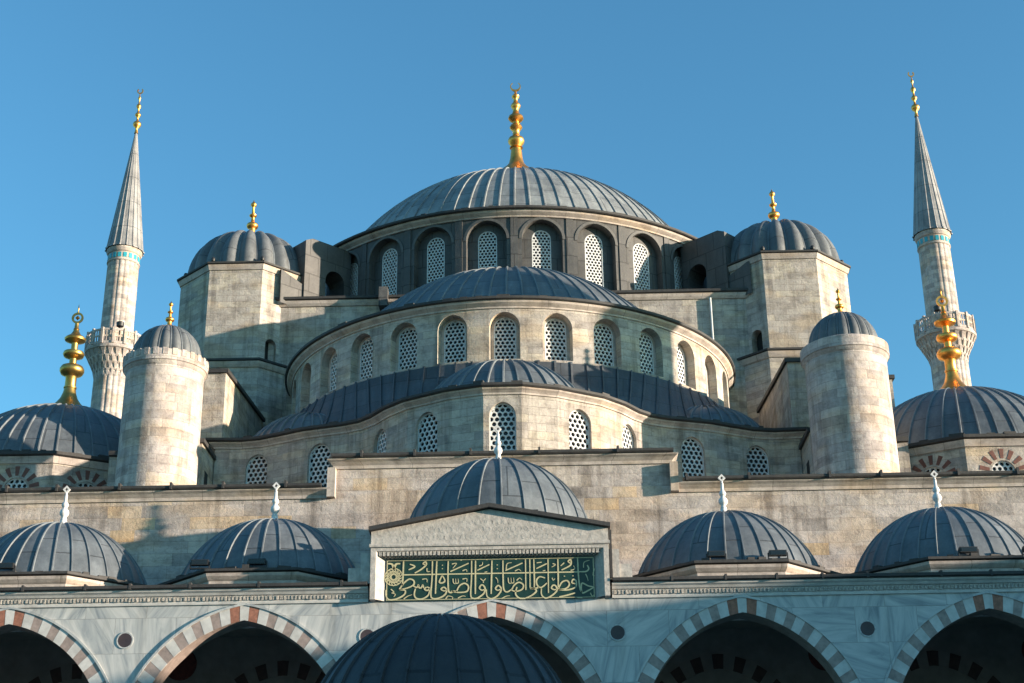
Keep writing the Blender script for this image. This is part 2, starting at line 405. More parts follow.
def window_proto(key, w, vs, rho, pitch=.178, hole=.069, frame=.045):
    g = grille_mesh(w, vs, rho, pitch, hole, frame); o = g.build('window', PLASTER)
    pm = MB(); h = dict(w=w, vs=vs, rho=rho)
    pts = [(-w, .09, 0)] + [(-w * cos(pi * i / 12), .09, arch_top(h, w * cos(pi * i / 12))) for i in range(13)] + [(w, .09, 0)]
    pm.face(pts[::-1]); p = pm.build('pane', GLASS, o)
    WIN[key] = o; o['used'] = 0
    return o
def put_window(key, parent, F, u, z, d):
    a = Vector(F(u - .05, z, d)); b = Vector(F(u + .05, z, d)); o = WIN[key]
    if o['used']: o = copy_obj(o)
    else: o['used'] = 1
    o.parent = parent; o.location = F(u, z, d); o.rotation_euler = (0, 0, atan2(b.y - a.y, b.x - a.x))
    return o

def finial_profile(kind):
    if kind == 'great':   # tall gilt finial, unit height 1 to the base of the crescent
        return [(.28, -.13), (.25, 0), (.20, .08), (.15, .15), (.10, .195), (.07, .235), (.055, .30), (.05, .36), (.045, .39), (.06, .40), (.045, .41), (.055, .43), (.072, .455), (.075, .475), (.065, .50), (.04, .515), (.032, .53), (.03, .575), (.045, .59), (.058, .61), (.05, .632), (.03, .645), (.028, .67), (.055, .685), (.070, .705), (.064, .727), (.04, .745), (.03, .77), (.024, .80), (.038, .818), (.046, .84), (.036, .86), (.022, .875), (.018, .91), (.032, .925), (.036, .94), (.022, .958), (.012, .97), (.008, 1.0)]
    if kind == 'bell':
        return [(.155, 0), (.15, .02), (.13, .06), (.095, .11), (.068, .16), (.052, .22), (.045, .27), (.05, .275), (.05, .29), (.043, .295), (.043, .40), (.05, .41), (.083, .43), (.095, .46), (.095, .485), (.083, .515), (.05, .535), (.028, .54), (.028, .60), (.045, .61), (.075, .625), (.084, .65), (.078, .675), (.045, .69), (.026, .695), (.026, .775), (.05, .79), (.08, .805), (.085, .825), (.07, .845), (.042, .87), (.028, .90), (.02, .93), (.024, .935), (.018, .945), (.015, 1.0)]
    if kind == 'small':
        return [(.20, 0), (.17, .02), (.10, .07), (.075, .13), (.06, .2), (.065, .27), (.11, .30), (.125, .345), (.11, .39), (.065, .42), (.04, .44), (.035, .55), (.045, .56), (.075, .585), (.078, .61), (.05, .635), (.03, .65), (.027, .80), (.035, .82), (.06, .85), (.062, .885), (.04, .915), (.015, .95), (0, 1.0)]
    if kind == 'stone':
        return [(.16, 0), (.15, .03), (.10, .07), (.07, .13), (.055, .20), (.06, .215), (.045, .23), (.045, .27), (.075, .31), (.085, .36), (.075, .42), (.045, .46), (.04, .49), (.055, .51), (.065, .55), (.05, .60), (.03, .63), (.026, .78), (.035, .79), (.02, .80), (.018, .84), (0, .85)]
def finial(kind, x, y, z, H, parent, mat, wmul=1.0):
    m = MB(); prof = [(r * H * wmul, z + t * H) for r, t in finial_profile(kind)]
    m.lathe(x, y, prof, 24, mat=mat)
    def ring(cx, cz, r0, r1, a0, a1, n, th, tap=False):
        for i in range(n):
            t0 = a0 + (a1 - a0) * i / n; t1 = a0 + (a1 - a0) * (i + 1) / n
            def W(t):
                k = 1 - abs((t - a0) / (a1 - a0) - .5) * 2 if tap else 1
                return (r1 - r0) * (.15 + .85 * k) if tap else r1 - r0
            def P(t, w, s, yy): rr = (r0 + r1) / 2 + s * w / 2; return (cx + rr * cos(t), y + yy, cz + rr * sin(t))
            w0, w1 = W(t0), W(t1)
            for yy in (-th, th): m.face([P(t0, w0, -1, yy), P(t0, w0, 1, yy), P(t1, w1, 1, yy), P(t1, w1, -1, yy)], None, mat)
            for s in (-1, 1): m.face([P(t0, w0, s, -th), P(t0, w0, s, th), P(t1, w1, s, th), P(t1, w1, s, -th)], None, mat)
    if kind == 'great': ring(x, z + H + .30, .22, .34, radians(-90 - 145), radians(-90 + 145), 20, .04, True)
    if kind == 'crescent_tip': pass
    if kind == 'bell':
        ring(x, z + H + .27, .17, .26, 0, 2 * pi, 20, .03); m.lathe(x, y, [(0, z + H + .16), (.10, z + H + .27), (0, z + H + .40)], 8, mat=mat)
        m.lathe(x, y, [(.05, z + H + .5), (.02, z + H + .66), (.035, z + H + .7), (0, z + H + .95)], 8, mat=mat)
    if kind == 'stone':
        r = .075 * H; c = z + H * .92
        for k in range(4):
            a0, a1 = pi / 2 * k, pi / 2 * (k + 1); r1, r0 = r * 1.15, r * .5
            def P(a, rr, yy): return (x + rr * cos(a), y + yy, c + rr * 1.1 * sin(a))
            for yy in (-.035, .035): m.face([P(a0, r0, yy), P(a0, r1, yy), P(a1, r1, yy), P(a1, r0, yy)], None, mat)
            for rr in (r0, r1): m.face([P(a0, rr, -.035), P(a1, rr, -.035), P(a1, rr, .035), P(a0, rr, .035)], None, mat)
    return m.build('finial', mat, parent, smooth=50)

# ================================================================== SETTING
g = MB(); g.face([(-900, -500, 0), (900, -500, 0), (900, 1300, 0), (-900, 1300, 0)])
o = g.build('ground', plain('earth_and_grass', (.12, .12, .08), .95, 0, .4, .3)); o['kind'] = 'structure'
g = MB(); g.face([(-28, -14, .004), (28, -14, .004), (28, 39.2, .004), (-28, 39.2, .004)])
o = g.build('courtyard_pavement', PAVE); o['kind'] = 'structure'

# ================================================================== PRAYER HALL
hall = thing('prayer_hall', 'great domed stone prayer hall rising in tiers behind the marble portico', 'mosque', (0, 46.6, 0))
def part(mb, name, mat=None, parent=None, smooth=0):
    p = parent or hall; o = mb.build(name, mat, None, smooth)
    o.parent = p; o.matrix_parent_inverse = Matrix.Translation(-Vector(wloc(p))); return o
def wloc(o):
    v = Vector(o.location)
    return v
# every part is modelled in world coordinates, so its parent inverse removes the thing's location
def fin(kind, x, y, z, H, dome_o, mat, wmul=1.0):
    f = finial(kind, x, y, z, H, None, mat, wmul); f.parent = dome_o
    f.matrix_parent_inverse = Matrix.Identity(4); return f

window_proto('drum', .45, 2.36, 1.0, pitch=.172, hole=.066)
window_proto('semi', .44, 1.42, 1.03)
window_proto('lobe', .47, 2.52, 1.12, pitch=.20, hole=.080)
window_proto('lune', .47, .05, 1.0, pitch=.21, hole=.078)
def hallwin(key, F, u, z, d, ph=None):
    o = put_window(key, hall, F, u, z, d); o.matrix_parent_inverse = Matrix.Translation(-Vector(hall.location)); return o

# ---- front wall (ashlar) with raised centre
m = MB(); F = F_plane(-32, 46.6)
wall(m, F, 0, 64, 11.0, 15.95, step=8, mat=STONE_W)
wall(m, F_plane(-5.38, 46.6), 0, 10.85, 15.95, 16.95, step=8, mat=STONE_W)
m.box(-32, 32, 47.4, 96, 0, 15.9, STONE_W)
m.box(-5.38, 5.47, 46.604, 47.6, 15.9, 16.95, STONE_W)
part(m, 'front_wall')
m = MB()
prof = lambda z: [(0, z - .30), (.05, z - .30), (.07, z - .2), (.16, z - .1), (.24, z - .04), (.26, z), (0, z)]
sweep(m, [(-32, 46.6), (-5.5, 46.6)], prof(16.02), mat=TRIM)
sweep(m, [(5.6, 46.6), (32, 46.6)], prof(16.02), mat=TRIM)
sweep(m, [(-5.4, 47.2), (-5.4, 46.6), (5.5, 46.6), (5.5, 47.2)], prof(17.0), mat=TRIM)
m.box(-5.62, -5.36, 46.36, 46.6, 15.72, 16.7, TRIM); m.box(5.46, 5.72, 46.36, 46.6, 15.72, 16.7, TRIM)
part(m, 'cornice')
m = MB()
def cop(z): return [(-.6, z + .02), (.30, z), (.34, z + .05), (.34, z + .13), (-.6, z + .2)]
sweep(m, [(-32, 46.6), (-5.8, 46.6)], cop(16.03)); sweep(m, [(5.9, 46.6), (32, 46.6)], cop(16.03))
sweep(m, [(-5.5, 46.6), (5.6, 46.6)], cop(17.01))
x = -31.5
while x < 31.5:
    zz = 17.01 if -5.4 < x < 5.4 else 16.03
    m.box(x, x + .07, 46.22, 46.5, zz + .0, zz + .22, COPING); x += R_.uniform(1.6, 2.6)
m.mats and None
part(m, 'lead_coping', COPING)

# ---- lower lobed wall (three exedrae)
half = [(.67, 49.28), (1.93, 49.69), (3.45, 50.62), (4.2, 51.4), (4.75, 52.2), (5.3, 52.75), (6.0, 53.1), (6.8, 53.35), (7.6, 53.62), (8.5, 54.1), (9.4, 54.55), (10.2, 54.72), (11.22, 54.65), (11.24, 56.5)]
lob = [(-x, y) for x, y in reversed(half)] + half
lob = [(x, y) for x, y in lob]
F, U = F_path(lob); mid = U[-1] / 2
def ufind(px):   # arc length where path reaches x
    for i, ((a, _), (b, _)) in enumerate(zip(lob[:-1], lob[1:])):
        if a <= px <= b: return U[i] + (U[i + 1] - U[i]) * (px - a) / (b - a)
wl = []
for sx in (-9.55, -7.0, -4.55, -2.72, 0, 2.72, 4.55, 7.0, 9.55):
    wl.append(dict(u=ufind(sx), w=.47, z0=17.0, vs=19.42, rho=1.12, d=.22, n=12))
m = MB(); wall(m, F, 0, U[-1], 14, 20.35, wl, step=.8, breaks=U, mat=STONE)
part(m, 'exedra_wall')
for h in wl: hallwin('lobe', F, h['u'], h['z0'] - .1, .16)
m = MB(); sweep(m, lob, [(0, 20.2), (.05, 20.2), (.06, 20.26), (.13, 20.32), (.20, 20.37), (.22, 20.42), (-.1, 20.42)], mat=TRIM)
part(m, 'exedra_cornice')
m = MB(); sweep(m, lob, [(-.3, 20.43), (.26, 20.425), (.32, 20.47), (.32, 20.56), (-.3, 20.68)])
rnd = random.Random(3)
for i in range(1, len(lob) - 2):
    a, b = lob[i], lob[i + 1]; n = max(1, int(hypot(b[0] - a[0], b[1] - a[1]) / .55)); ang = atan2(b[1] - a[1], b[0] - a[0])
    for k in range(n):
        if rnd.random() < .25: continue
        t = (k + rnd.random() * .8) / n; w = rnd.uniform(.15, .42)
        m.box(-w / 2, w / 2, -.09, .09, 20.55, 20.57 + rnd.uniform(.06, .15), None, rot=ang + rnd.uniform(-.08, .08), c=(a[0] + (b[0] - a[0]) * t, a[1] + (b[1] - a[1]) * t - .05))
part(m, 'exedra_coping', COPING)
# roof loft from eave to half-dome drum with standing seams
m = MB(); n = 84
Ut = U[-1]
def roofpt(i, t):
    u = Ut * i / n; e = F(u, 0, .1); a = radians(-80 + 160 * i / n); q = (9.82 * sin(a), 63.8 - 9.82 * cos(a))
    # bulge over side exedrae
    return (e[0] + (q[0] - e[0]) * t, e[1] + (q[1] - e[1]) * t, 20.58 + 2.77 * (t ** (1.45 + 1.6 * max(0, 1 - abs(i / n - .5) / .2))))
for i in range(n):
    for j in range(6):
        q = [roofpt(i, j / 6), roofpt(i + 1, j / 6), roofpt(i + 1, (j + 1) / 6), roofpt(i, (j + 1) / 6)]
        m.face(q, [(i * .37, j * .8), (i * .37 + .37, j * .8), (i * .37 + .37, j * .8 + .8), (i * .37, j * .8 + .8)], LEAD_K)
for i in range(2, n - 1, 2):
    a = Vector(roofpt(i, 0)); b = Vector(roofpt(i, 1)); s = (Vector(roofpt(i + 1, 0)) - Vector(roofpt(i - 1, 0))).normalized() * .045
    pr = None
    for j in range(7):
        c = Vector(roofpt(i, j / 6))
        cur = [c - s - Vector((0, 0, .03)), c - s + Vector((0, 0, .07)), c + s + Vector((0, 0, .07)), c + s - Vector((0, 0, .03))]
        if pr:
            for k in range(3): m.face([pr[k], pr[k + 1], cur[k + 1], cur[k]], None, LEAD_K)
        pr = cur
part(m, 'exedra_roof')
for (cx, cy, R, H, z0) in ((0, 53.6, 3.45, 2.35, 20.58), (-7.9, 56.9, 2.75, 2.0, 20.2), (7.9, 56.9, 2.75, 2.0, 20.2)):
    m = MB(); dome(m, cx, cy, z0, R, H, 36, mat=LEAD, rmat=LEAD_R, rib_w=.09, rib_h=.07, nt=12)
    part(m, 'exedra_dome', smooth=35)

# ---- half-dome drum
r = 9.8; F = F_polar(0, 63.8, r); D = 12.2
hs = [dict(u=radians(D * k) * r, w=.60, z0=23.45, vs=24.84, rho=1.03, d=.42, n=12) for k in range(-7, 8)]
m = MB(); wall(m, F, radians(-100) * r, radians(100) * r, 19, 25.75, hs, step=.5, mat=STONE)
part(m, 'half_dome_drum', smooth=20)
# inner skin with the window openings
F2 = F_polar(0, 63.8, r - .38); k2 = (r - .38) / r
m = MB(); wall(m, F2, radians(-98) * (r - .38), radians(98) * (r - .38), 22, 25.7, [dict(u=h['u'] * k2, w=.44, z0=23.55, vs=24.95, rho=1.03, d=.15, n=10) for h in hs], step=.5, mat=TRIM)
part(m, 'window_wall', smooth=20)
for h in hs: hallwin('semi', F2, h['u'] * k2, 23.52, .05)
# arch surrounds
def arch_ring(m, F, u, z0, vs, w, rho, bw, o, mat, nb=None, mats=None, both=True, n=16, full=False):
    """flat moulding following an arch, proud by o ; nb blocks alternate in mats"""
    h = dict(w=w, vs=vs, rho=rho); ho = dict(w=w + bw, vs=vs, rho=(rho * w + bw) / (w + bw))
    def pt(hh, s):   # s in -1..1 by angle
        a = (s + 1) / 2 * pi; x = -hh['w'] * cos(a); return (x, arch_top(hh, x))
    tot = nb or n
    pts = []
    # equal arc-length parameterisation
    fine = [pt(h, -1 + 2 * i / 400) for i in range(401)]; fo = [pt(ho, -1 + 2 * i / 400) for i in range(401)]
    Ls = [0]
    for a, b in zip(fo[:-1], fo[1:]): Ls.append(Ls[-1] + hypot(a[0] - b[0], a[1] - b[1]))
    idx = []; sub = 2 if nb else 1
    for k in range(tot * sub + 1):
        t = Ls[-1] * k / (tot * sub); i = min(range(401), key=lambda q: abs(Ls[q] - t)); idx.append(i)
    for k in range(tot * sub):
        i, j = idx[k], idx[k + 1]; blk = k // sub
        mt = mats(blk, tot) if mats else mat
        a, b, c, d = fine[i], fine[j], fo[j], fo[i]
        oo = -o - (.004 if blk % 2 and nb else 0)
        q = [(u + a[0], a[1], oo), (u + b[0], b[1], oo), (u + c[0], c[1], oo), (u + d[0], d[1], oo)]
        m.face([F(*p) for p in q], [(p[0], p[1]) for p in q], mt)
        m.face([F(u + d[0], d[1], oo), F(u + c[0], c[1], oo), F(u + c[0], c[1], .01), F(u + d[0], d[1], .01)], None, mt)
        m.face([F(u + a[0], a[1], oo), F(u + b[0], b[1], oo), F(u + b[0], b[1], .02), F(u + a[0], a[1], .02)], None, mt)
ap = arc_pts(0, 63.8, r, -98, 98, 98)
m = MB(); sweep(m, ap, [(0, 25.6), (.05, 25.6), (.06, 25.66), (.14, 25.72), (.22, 25.78), (.26, 25.86), (-.1, 25.86)], mat=TRIM); part(m, 'half_dome_cornice', smooth=25)
m = MB(); sweep(m, ap, [(-1.2, 25.87), (.30, 25.865), (.36, 25.9), (.36, 26.0), (-1.2, 26.2)]); flaps(m, 0, 63.8, r + .12, 26.0, radians(-95), radians(95), .7, None, rnd); part(m, 'half_dome_coping', COPING)
m = MB(); dome(m, 0, 63.8, 26.05, 8.25, 5.0, 68, a0=-pi, a1=pi, mat=LEAD, rmat=LEAD_R, rib_w=.10, rib_h=.06, nt=16)
part(m, 'half_dome', smooth=35)

# ---- central block carrying the great drum
m = MB(); blk = [(-11.2, 88), (-11.2, 64.0), (11.2, 64.0), (11.2, 88)]
Fb, Ub = F_path(blk); wall(m, Fb, 0, Ub[-1], 15, 30.55, step=20, breaks=Ub, mat=STONE)
m.face([(-11.2, 64.0, 30.55), (11.2, 64.0, 30.55), (11.2, 88, 30.55), (-11.2, 88, 30.55)], None, LEAD)
part(m, 'central_block')
m = MB(); sweep(m, blk, [(0, 30.3), (.06, 30.3), (.14, 30.42), (.18, 30.55), (0, 30.56)], mat=TRIM); part(m, 'block_cornice')
m = MB(); sweep(m, blk, [(-.5, 30.57), (.2, 30.565), (.27, 30.6), (.27, 30.72), (-.5, 30.8)]); part(m, 'block_coping', COPING)
m = MB(); m.lathe(9.35, 63.88, [(.055, 26), (.055, 30.3)], 10, mat=PLASTER); part(m, 'drainpipe', smooth=40); m = MB(); m.lathe(-5.9, 63.88, [(.05, 27.4), (.05, 30.3)], 10, mat=IRON)
part(m, 'drainpipe', smooth=40)
m = MB(); m.box(-6.05, -5.65, 63.3, 63.97, 30.0, 30.95, LEAD_D); part(m, 'roof_box')

# ---- great drum
GX, GY = .28, 74.9; r = 11.95; F = F_polar(GX, GY, r)
hs = [dict(u=radians(12.6 * k + 6.3) * r, w=.96, z0=30.6, vs=33.14, rho=1.02, d=.42, n=14) for k in range(-9, 9)]
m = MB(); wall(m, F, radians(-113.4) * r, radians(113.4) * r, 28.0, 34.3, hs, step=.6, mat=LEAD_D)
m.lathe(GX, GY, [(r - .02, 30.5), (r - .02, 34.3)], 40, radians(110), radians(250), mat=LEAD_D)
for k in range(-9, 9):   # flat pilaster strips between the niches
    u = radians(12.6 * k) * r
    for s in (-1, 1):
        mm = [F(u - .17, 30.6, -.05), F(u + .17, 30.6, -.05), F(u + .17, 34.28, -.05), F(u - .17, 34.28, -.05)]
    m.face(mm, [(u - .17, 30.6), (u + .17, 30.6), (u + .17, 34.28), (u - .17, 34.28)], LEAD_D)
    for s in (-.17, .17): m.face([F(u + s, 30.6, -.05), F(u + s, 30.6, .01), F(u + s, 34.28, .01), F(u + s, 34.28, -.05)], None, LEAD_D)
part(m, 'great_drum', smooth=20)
k2 = (r - .39) / r; F2 = F_polar(GX, GY, r - .39)
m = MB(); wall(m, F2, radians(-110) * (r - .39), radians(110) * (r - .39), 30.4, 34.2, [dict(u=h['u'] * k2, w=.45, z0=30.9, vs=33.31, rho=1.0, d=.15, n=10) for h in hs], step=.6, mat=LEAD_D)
part(m, 'drum_window_wall', smooth=20)
for h in hs: hallwin('drum', F2, h['u'] * k2, 30.95, .04)
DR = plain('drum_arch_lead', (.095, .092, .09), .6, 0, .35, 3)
for h in hs:
    m = MB(); arch_ring(m, F, h['u'], 0, h['vs'], h['w'], 1.02, .13, .035, DR, nb=11, mats=lambda b, t: DR); part(m, 'drum_arch_moulding', smooth=20)
cp = arc_pts(GX, GY, r, -180, 180, 120)[:-1]
m = MB(); sweep(m, cp, [(0, 34.24), (.07, 34.24), (.10, 34.3), (.20, 34.36), (.28, 34.42), (.32, 34.5), (-.3, 34.5)], closed=True, mat=TRIM); part(m, 'great_cornice', smooth=25)
m = MB(); sweep(m, cp, [(-1.2, 34.51), (.42, 34.505), (.47, 34.54), (.47, 34.64), (-1.2, 34.9)], closed=True); flaps(m, GX, GY, r + .25, 34.63, -pi, pi, .95, None, rnd); part(m, 'great_coping', COPING)
m = MB(); dome(m, GX, GY, 34.7, 10.65, 7.2, 84, mat=LEAD_G, rmat=LEAD_G, rib_w=.11, rib_h=.06, nt=26)
gd = part(m, 'great_dome', smooth=35)
fo = finial('great', GX, GY, 42.3, 6.35, None, GOLD); fo.parent = gd

# ---- buttresses at the drum corners, with an arched passage against the drum
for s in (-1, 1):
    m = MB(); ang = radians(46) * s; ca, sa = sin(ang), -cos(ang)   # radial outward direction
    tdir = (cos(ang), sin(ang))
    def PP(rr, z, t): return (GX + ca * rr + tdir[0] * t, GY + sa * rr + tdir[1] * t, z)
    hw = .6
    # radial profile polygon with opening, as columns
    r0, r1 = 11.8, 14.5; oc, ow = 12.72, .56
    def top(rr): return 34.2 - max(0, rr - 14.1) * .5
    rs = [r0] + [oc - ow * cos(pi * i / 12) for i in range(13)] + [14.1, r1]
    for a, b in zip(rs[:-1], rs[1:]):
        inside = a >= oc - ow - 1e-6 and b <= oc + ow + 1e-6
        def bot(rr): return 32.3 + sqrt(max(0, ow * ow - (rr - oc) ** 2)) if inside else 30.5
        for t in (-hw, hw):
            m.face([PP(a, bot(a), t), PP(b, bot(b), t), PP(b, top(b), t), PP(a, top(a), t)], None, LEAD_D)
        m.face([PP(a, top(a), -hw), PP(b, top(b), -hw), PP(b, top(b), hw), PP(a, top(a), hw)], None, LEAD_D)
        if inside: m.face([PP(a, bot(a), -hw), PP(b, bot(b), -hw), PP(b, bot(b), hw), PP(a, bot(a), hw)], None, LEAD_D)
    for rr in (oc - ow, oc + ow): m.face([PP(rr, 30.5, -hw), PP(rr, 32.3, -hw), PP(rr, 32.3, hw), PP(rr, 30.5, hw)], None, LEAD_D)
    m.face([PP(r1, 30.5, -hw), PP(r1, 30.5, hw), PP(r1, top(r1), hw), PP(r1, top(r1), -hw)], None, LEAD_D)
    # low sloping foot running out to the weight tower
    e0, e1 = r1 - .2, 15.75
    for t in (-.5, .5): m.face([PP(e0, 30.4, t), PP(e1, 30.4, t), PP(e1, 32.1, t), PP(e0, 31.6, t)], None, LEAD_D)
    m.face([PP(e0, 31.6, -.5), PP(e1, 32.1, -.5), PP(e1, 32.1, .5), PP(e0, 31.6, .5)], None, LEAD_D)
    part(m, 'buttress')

# ---- octagonal weight towers
def octa(cx, cy, ap, rot=0):
    R = ap / cos(pi / 8); return [(cx + R * sin(radians(-22.5 + 45 * k + rot)), cy - R * cos(radians(-22.5 + 45 * k + rot))) for k in range(8)]
for s in (-1, 1):
    cx, cy = (-12.75 if s < 0 else 13.05), 66.2
    m = MB(); o8 = octa(cx, cy, 3.0); F, U = F_path(o8, True)
    side = U[1]; face_k = 1 if s < 0 else 7        # facet turned towards the central axis
    uu = U[face_k] + side * (.27 if s < 0 else .73) if face_k < 8 else 0
    hole = dict(u=uu, w=.30, z0=27.32, vs=28.25, rho=1.0, d=.4, n=8, fill=DARK)
    wall(m, F, 0, U[-1], 27.3, 32.15, [hole], step=9, breaks=U, mat=STONE); tw = part(m, 'weight_tower')
    def sub(mb, name, mat=None, smooth=0, parent=None):
        o = mb.build(name, mat, None, smooth); o.parent = parent or tw; return o
    m = MB(); l8 = octa(cx, cy, 3.22); F, U = F_path(l8, True); wall(m, F, 0, U[-1], 14, 27.1, step=9, breaks=U, mat=STONE); sub(m, 'tower_base')
    m = MB(); sweep(m, l8, [(0, 26.9), (.05, 26.9), (.12, 27.05), (.16, 27.16), (-.3, 27.2)], True, TRIM); sub(m, 'string_course')
    m = MB(); sweep(m, o8, [(0, 31.9), (.05, 31.9), (.10, 32.03), (.13, 32.15), (-.3, 32.16)], True, TRIM); sub(m, 'eave_course')
    m = MB(); sweep(m, l8, [(-.3, 27.21), (.16, 27.17), (.22, 27.2), (.22, 27.29), (-.3, 27.36)], True); sub(m, 'ledge_coping', COPING)
    m = MB(); sweep(m, o8, [(-.5, 32.17), (.13, 32.16), (.2, 32.19), (.2, 32.27), (-.5, 32.36)], True)
    m.face([(p[0], p[1], 32.33) for p in octa(cx, cy, 2.8)]); sub(m, 'tower_coping', COPING)
    m = MB(); dome(m, cx, cy, 32.3, 2.76, 2.72, 20, mat=LEAD_T, rmat=LEAD_R, rib_w=.07, rib_h=.05, flute=.28, nt=14); sub(m, 'tower_dome', smooth=40)
    f = finial('small', cx, cy, 34.95, 2.25, None, GOLD, 1.05); f.parent = tw
    for k in range(-3, 4):
        a = radians(-22.5 + 45 * k); x, y = cx + 3.05 * sin(a), cy - 3.05 * cos(a)
        m = MB(); m.lathe(x, y, [(.03, 32.3), (.03, 32.45), (.09, 32.47), (.11, 32.56), (.08, 32.64), (0, 32.67)], 10, mat=IRON); sub(m, 'lamp', smooth=40)

# ---- raking buttress walls and lower wings beside the turrets
for s in (-1, 1):
    def rake(x0, x1, y0, y1, z0, za, zb, name, slit=None):
        m = MB(); X0, X1 = (x0 * s, x1 * s) if s > 0 else (x1 * s, x0 * s)
        b = [(X0, y0, z0), (X1, y0, z0), (X1, y1, z0), (X0, y1, z0)]; t = [(X0, y0, za), (X1, y0, za), (X1, y1, zb), (X0, y1, zb)]
        for i in range(4):
            j = (i + 1) % 4; m.face([b[i], b[j], t[j], t[i]], None, STONE)
        e = .1; tt = [(X0 - e, y0 - e, za), (X1 + e, y0 - e, za), (X1 + e, y1, zb), (X0 - e, y1, zb)]; up = [(p[0], p[1], p[2] + .16) for p in tt]
        m.face(up, None, COPING); m.face(tt[::-1], None, COPING)
        for i in range(4):
            j = (i + 1) % 4; m.face([tt[i], tt[j], up[j], up[i]], None, COPING)
        if slit:
            xs = X0 if s > 0 else X1; e2 = -.01 * s
            m.box(xs - .015, xs + .015, slit[0], slit[1], slit[2], slit[3], DARK)
        part(m, name)
    rake(11.05, 14.2, 54.92, 63.0, 15, 23.45, 24.25, 'raking_buttress')
    rake(11.25, 13.2, 52.6, 55.3, 15, 19.75, 19.75, 'turret_wing', (53.3, 53.8, 16.6, 18.9))
    m = MB(); X0, X1 = sorted((11.3 * s, 15.5 * s)); m.box(X0, X1, 55.35, 60, 15, 20.2, STONE); part(m, 'side_gallery')
    m = MB(); m.box(X0, X1, 55.2, 60, 20.22, 20.4, COPING); part(m, 'gallery_coping')
    if s > 0: m = MB(); m.box(15.4, 16.35, 60, 62, 15, 24.6, STONE); m.box(15.3, 16.45, 59.9, 62.1, 24.61, 24.78, COPING); part(m, 'chimney_block')

# ---- cylindrical turrets
for s in (-1, 1):
    cx, cy, r = 12.68 * s, 52.0, (1.43 if s < 0 else 1.49)
    m = MB(); m.lathe(cx, cy, [(r + .04, 15), (r, 22.25)], 48, mat=STONE_T); tw = part(m, 'turret', smooth=30)
    m = MB(); m.lathe(cx, cy, [(r, 22.15), (r + .05, 22.2), (r + .09, 22.3), (r + .13, 22.32), (r + .13, 22.72), (r + .02, 22.78), (r - .3, 22.8)], 48, mat=STONE_T)
    for k in range(30 if s < 0 else 0):
        a = 2 * pi * k / 28; m.box(-.09, .09, -.03, .03, 22.5, 22.765, STONE_T, rot=a, c=(cx + (r + .115) * sin(a), cy - (r + .115) * cos(a)))
    o = m.build('turret_cornice', STONE_T, None, 30); o.parent = tw
    m = MB(); dome(m, cx, cy, 22.75, 1.22, 1.42, 18, mat=LEAD_T, rmat=LEAD_R, rib_w=.06, rib_h=.05, flute=.10, nt=12); o = m.build('turret_dome', None, None, 40); o.parent = tw
    o = finial('small', cx, cy, 24.1, 1.2, None, GOLD, 1.15); o.parent = tw

# ---- corner domes
for s in (-1, 1):
    cx, cy, ap = 18.9 * s, 60.0, 5.05
    R = ap / cos(pi / 12); pts = [(cx + R * sin(radians(-15 + 30 * k)), cy - R * cos(radians(-15 + 30 * k))) for k in range(12)]
    F, U = F_path(pts, True); side = U[1]
    hl = [dict(u=(k + .5) * side, w=.46, z0=17.85, vs=18.83, rho=1.0, d=.14, n=12) for k in (0, 1, 2, 9, 10, 11)]
    m = MB(); wall(m, F, 0, U[-1], 15, 20.1, hl, step=9, breaks=U, mat=STONE); part(m, 'corner_drum')
    for h in hl:
        u = h['u']; m = MB()
        for k in range(7):
            a = radians(12 + 156 * k / 6); r0, r1 = .54, .92
            q = [(u + r0 * cos(a - .11), 18.83 + r0 * sin(a - .11)), (u + r1 * cos(a - .10), 18.83 + r1 * sin(a - .10)), (u + r1 * cos(a + .10), 18.83 + r1 * sin(a + .10)), (u + r0 * cos(a + .11), 18.83 + r0 * sin(a + .11))]
            m.face([F(x, z, -.012) for x, z in q], None, BROWN_ST)
            for i in range(4): j = (i + 1) % 4; m.face([F(q[i][0], q[i][1], -.012), F(q[j][0], q[j][1], -.012), F(q[j][0], q[j][1], .01), F(q[i][0], q[i][1], .01)], None, BROWN_ST)
        part(m, 'sunburst_voussoirs'); hallwin('lune', F, u, 18.78, .1)
    m = MB(); sweep(m, pts, [(0, 19.85), (.06, 19.85), (.12, 19.98), (.18, 20.1), (-.3, 20.12)], True, TRIM); part(m, 'corner_cornice')
    m = MB(); sweep(m, pts, [(-.6, 20.13), (.2, 20.125), (.27, 20.16), (.27, 20.28), (-.6, 20.4)], True); flaps(m, cx, cy, 5.2, 20.28, -pi, pi, .8, None, rnd); part(m, 'corner_coping', COPING)
    m = MB(); dome(m, cx, cy, 20.25, 5.1, 3.55, 46, mat=LEAD, rmat=LEAD_R, rib_w=.085, rib_h=.06, nt=16); cd = part(m, 'corner_dome', smooth=35)
    o = finial('bell', cx, cy, 23.72, 4.2, None, GOLD_D if s < 0 else GOLD, 1.3); o.parent = cd

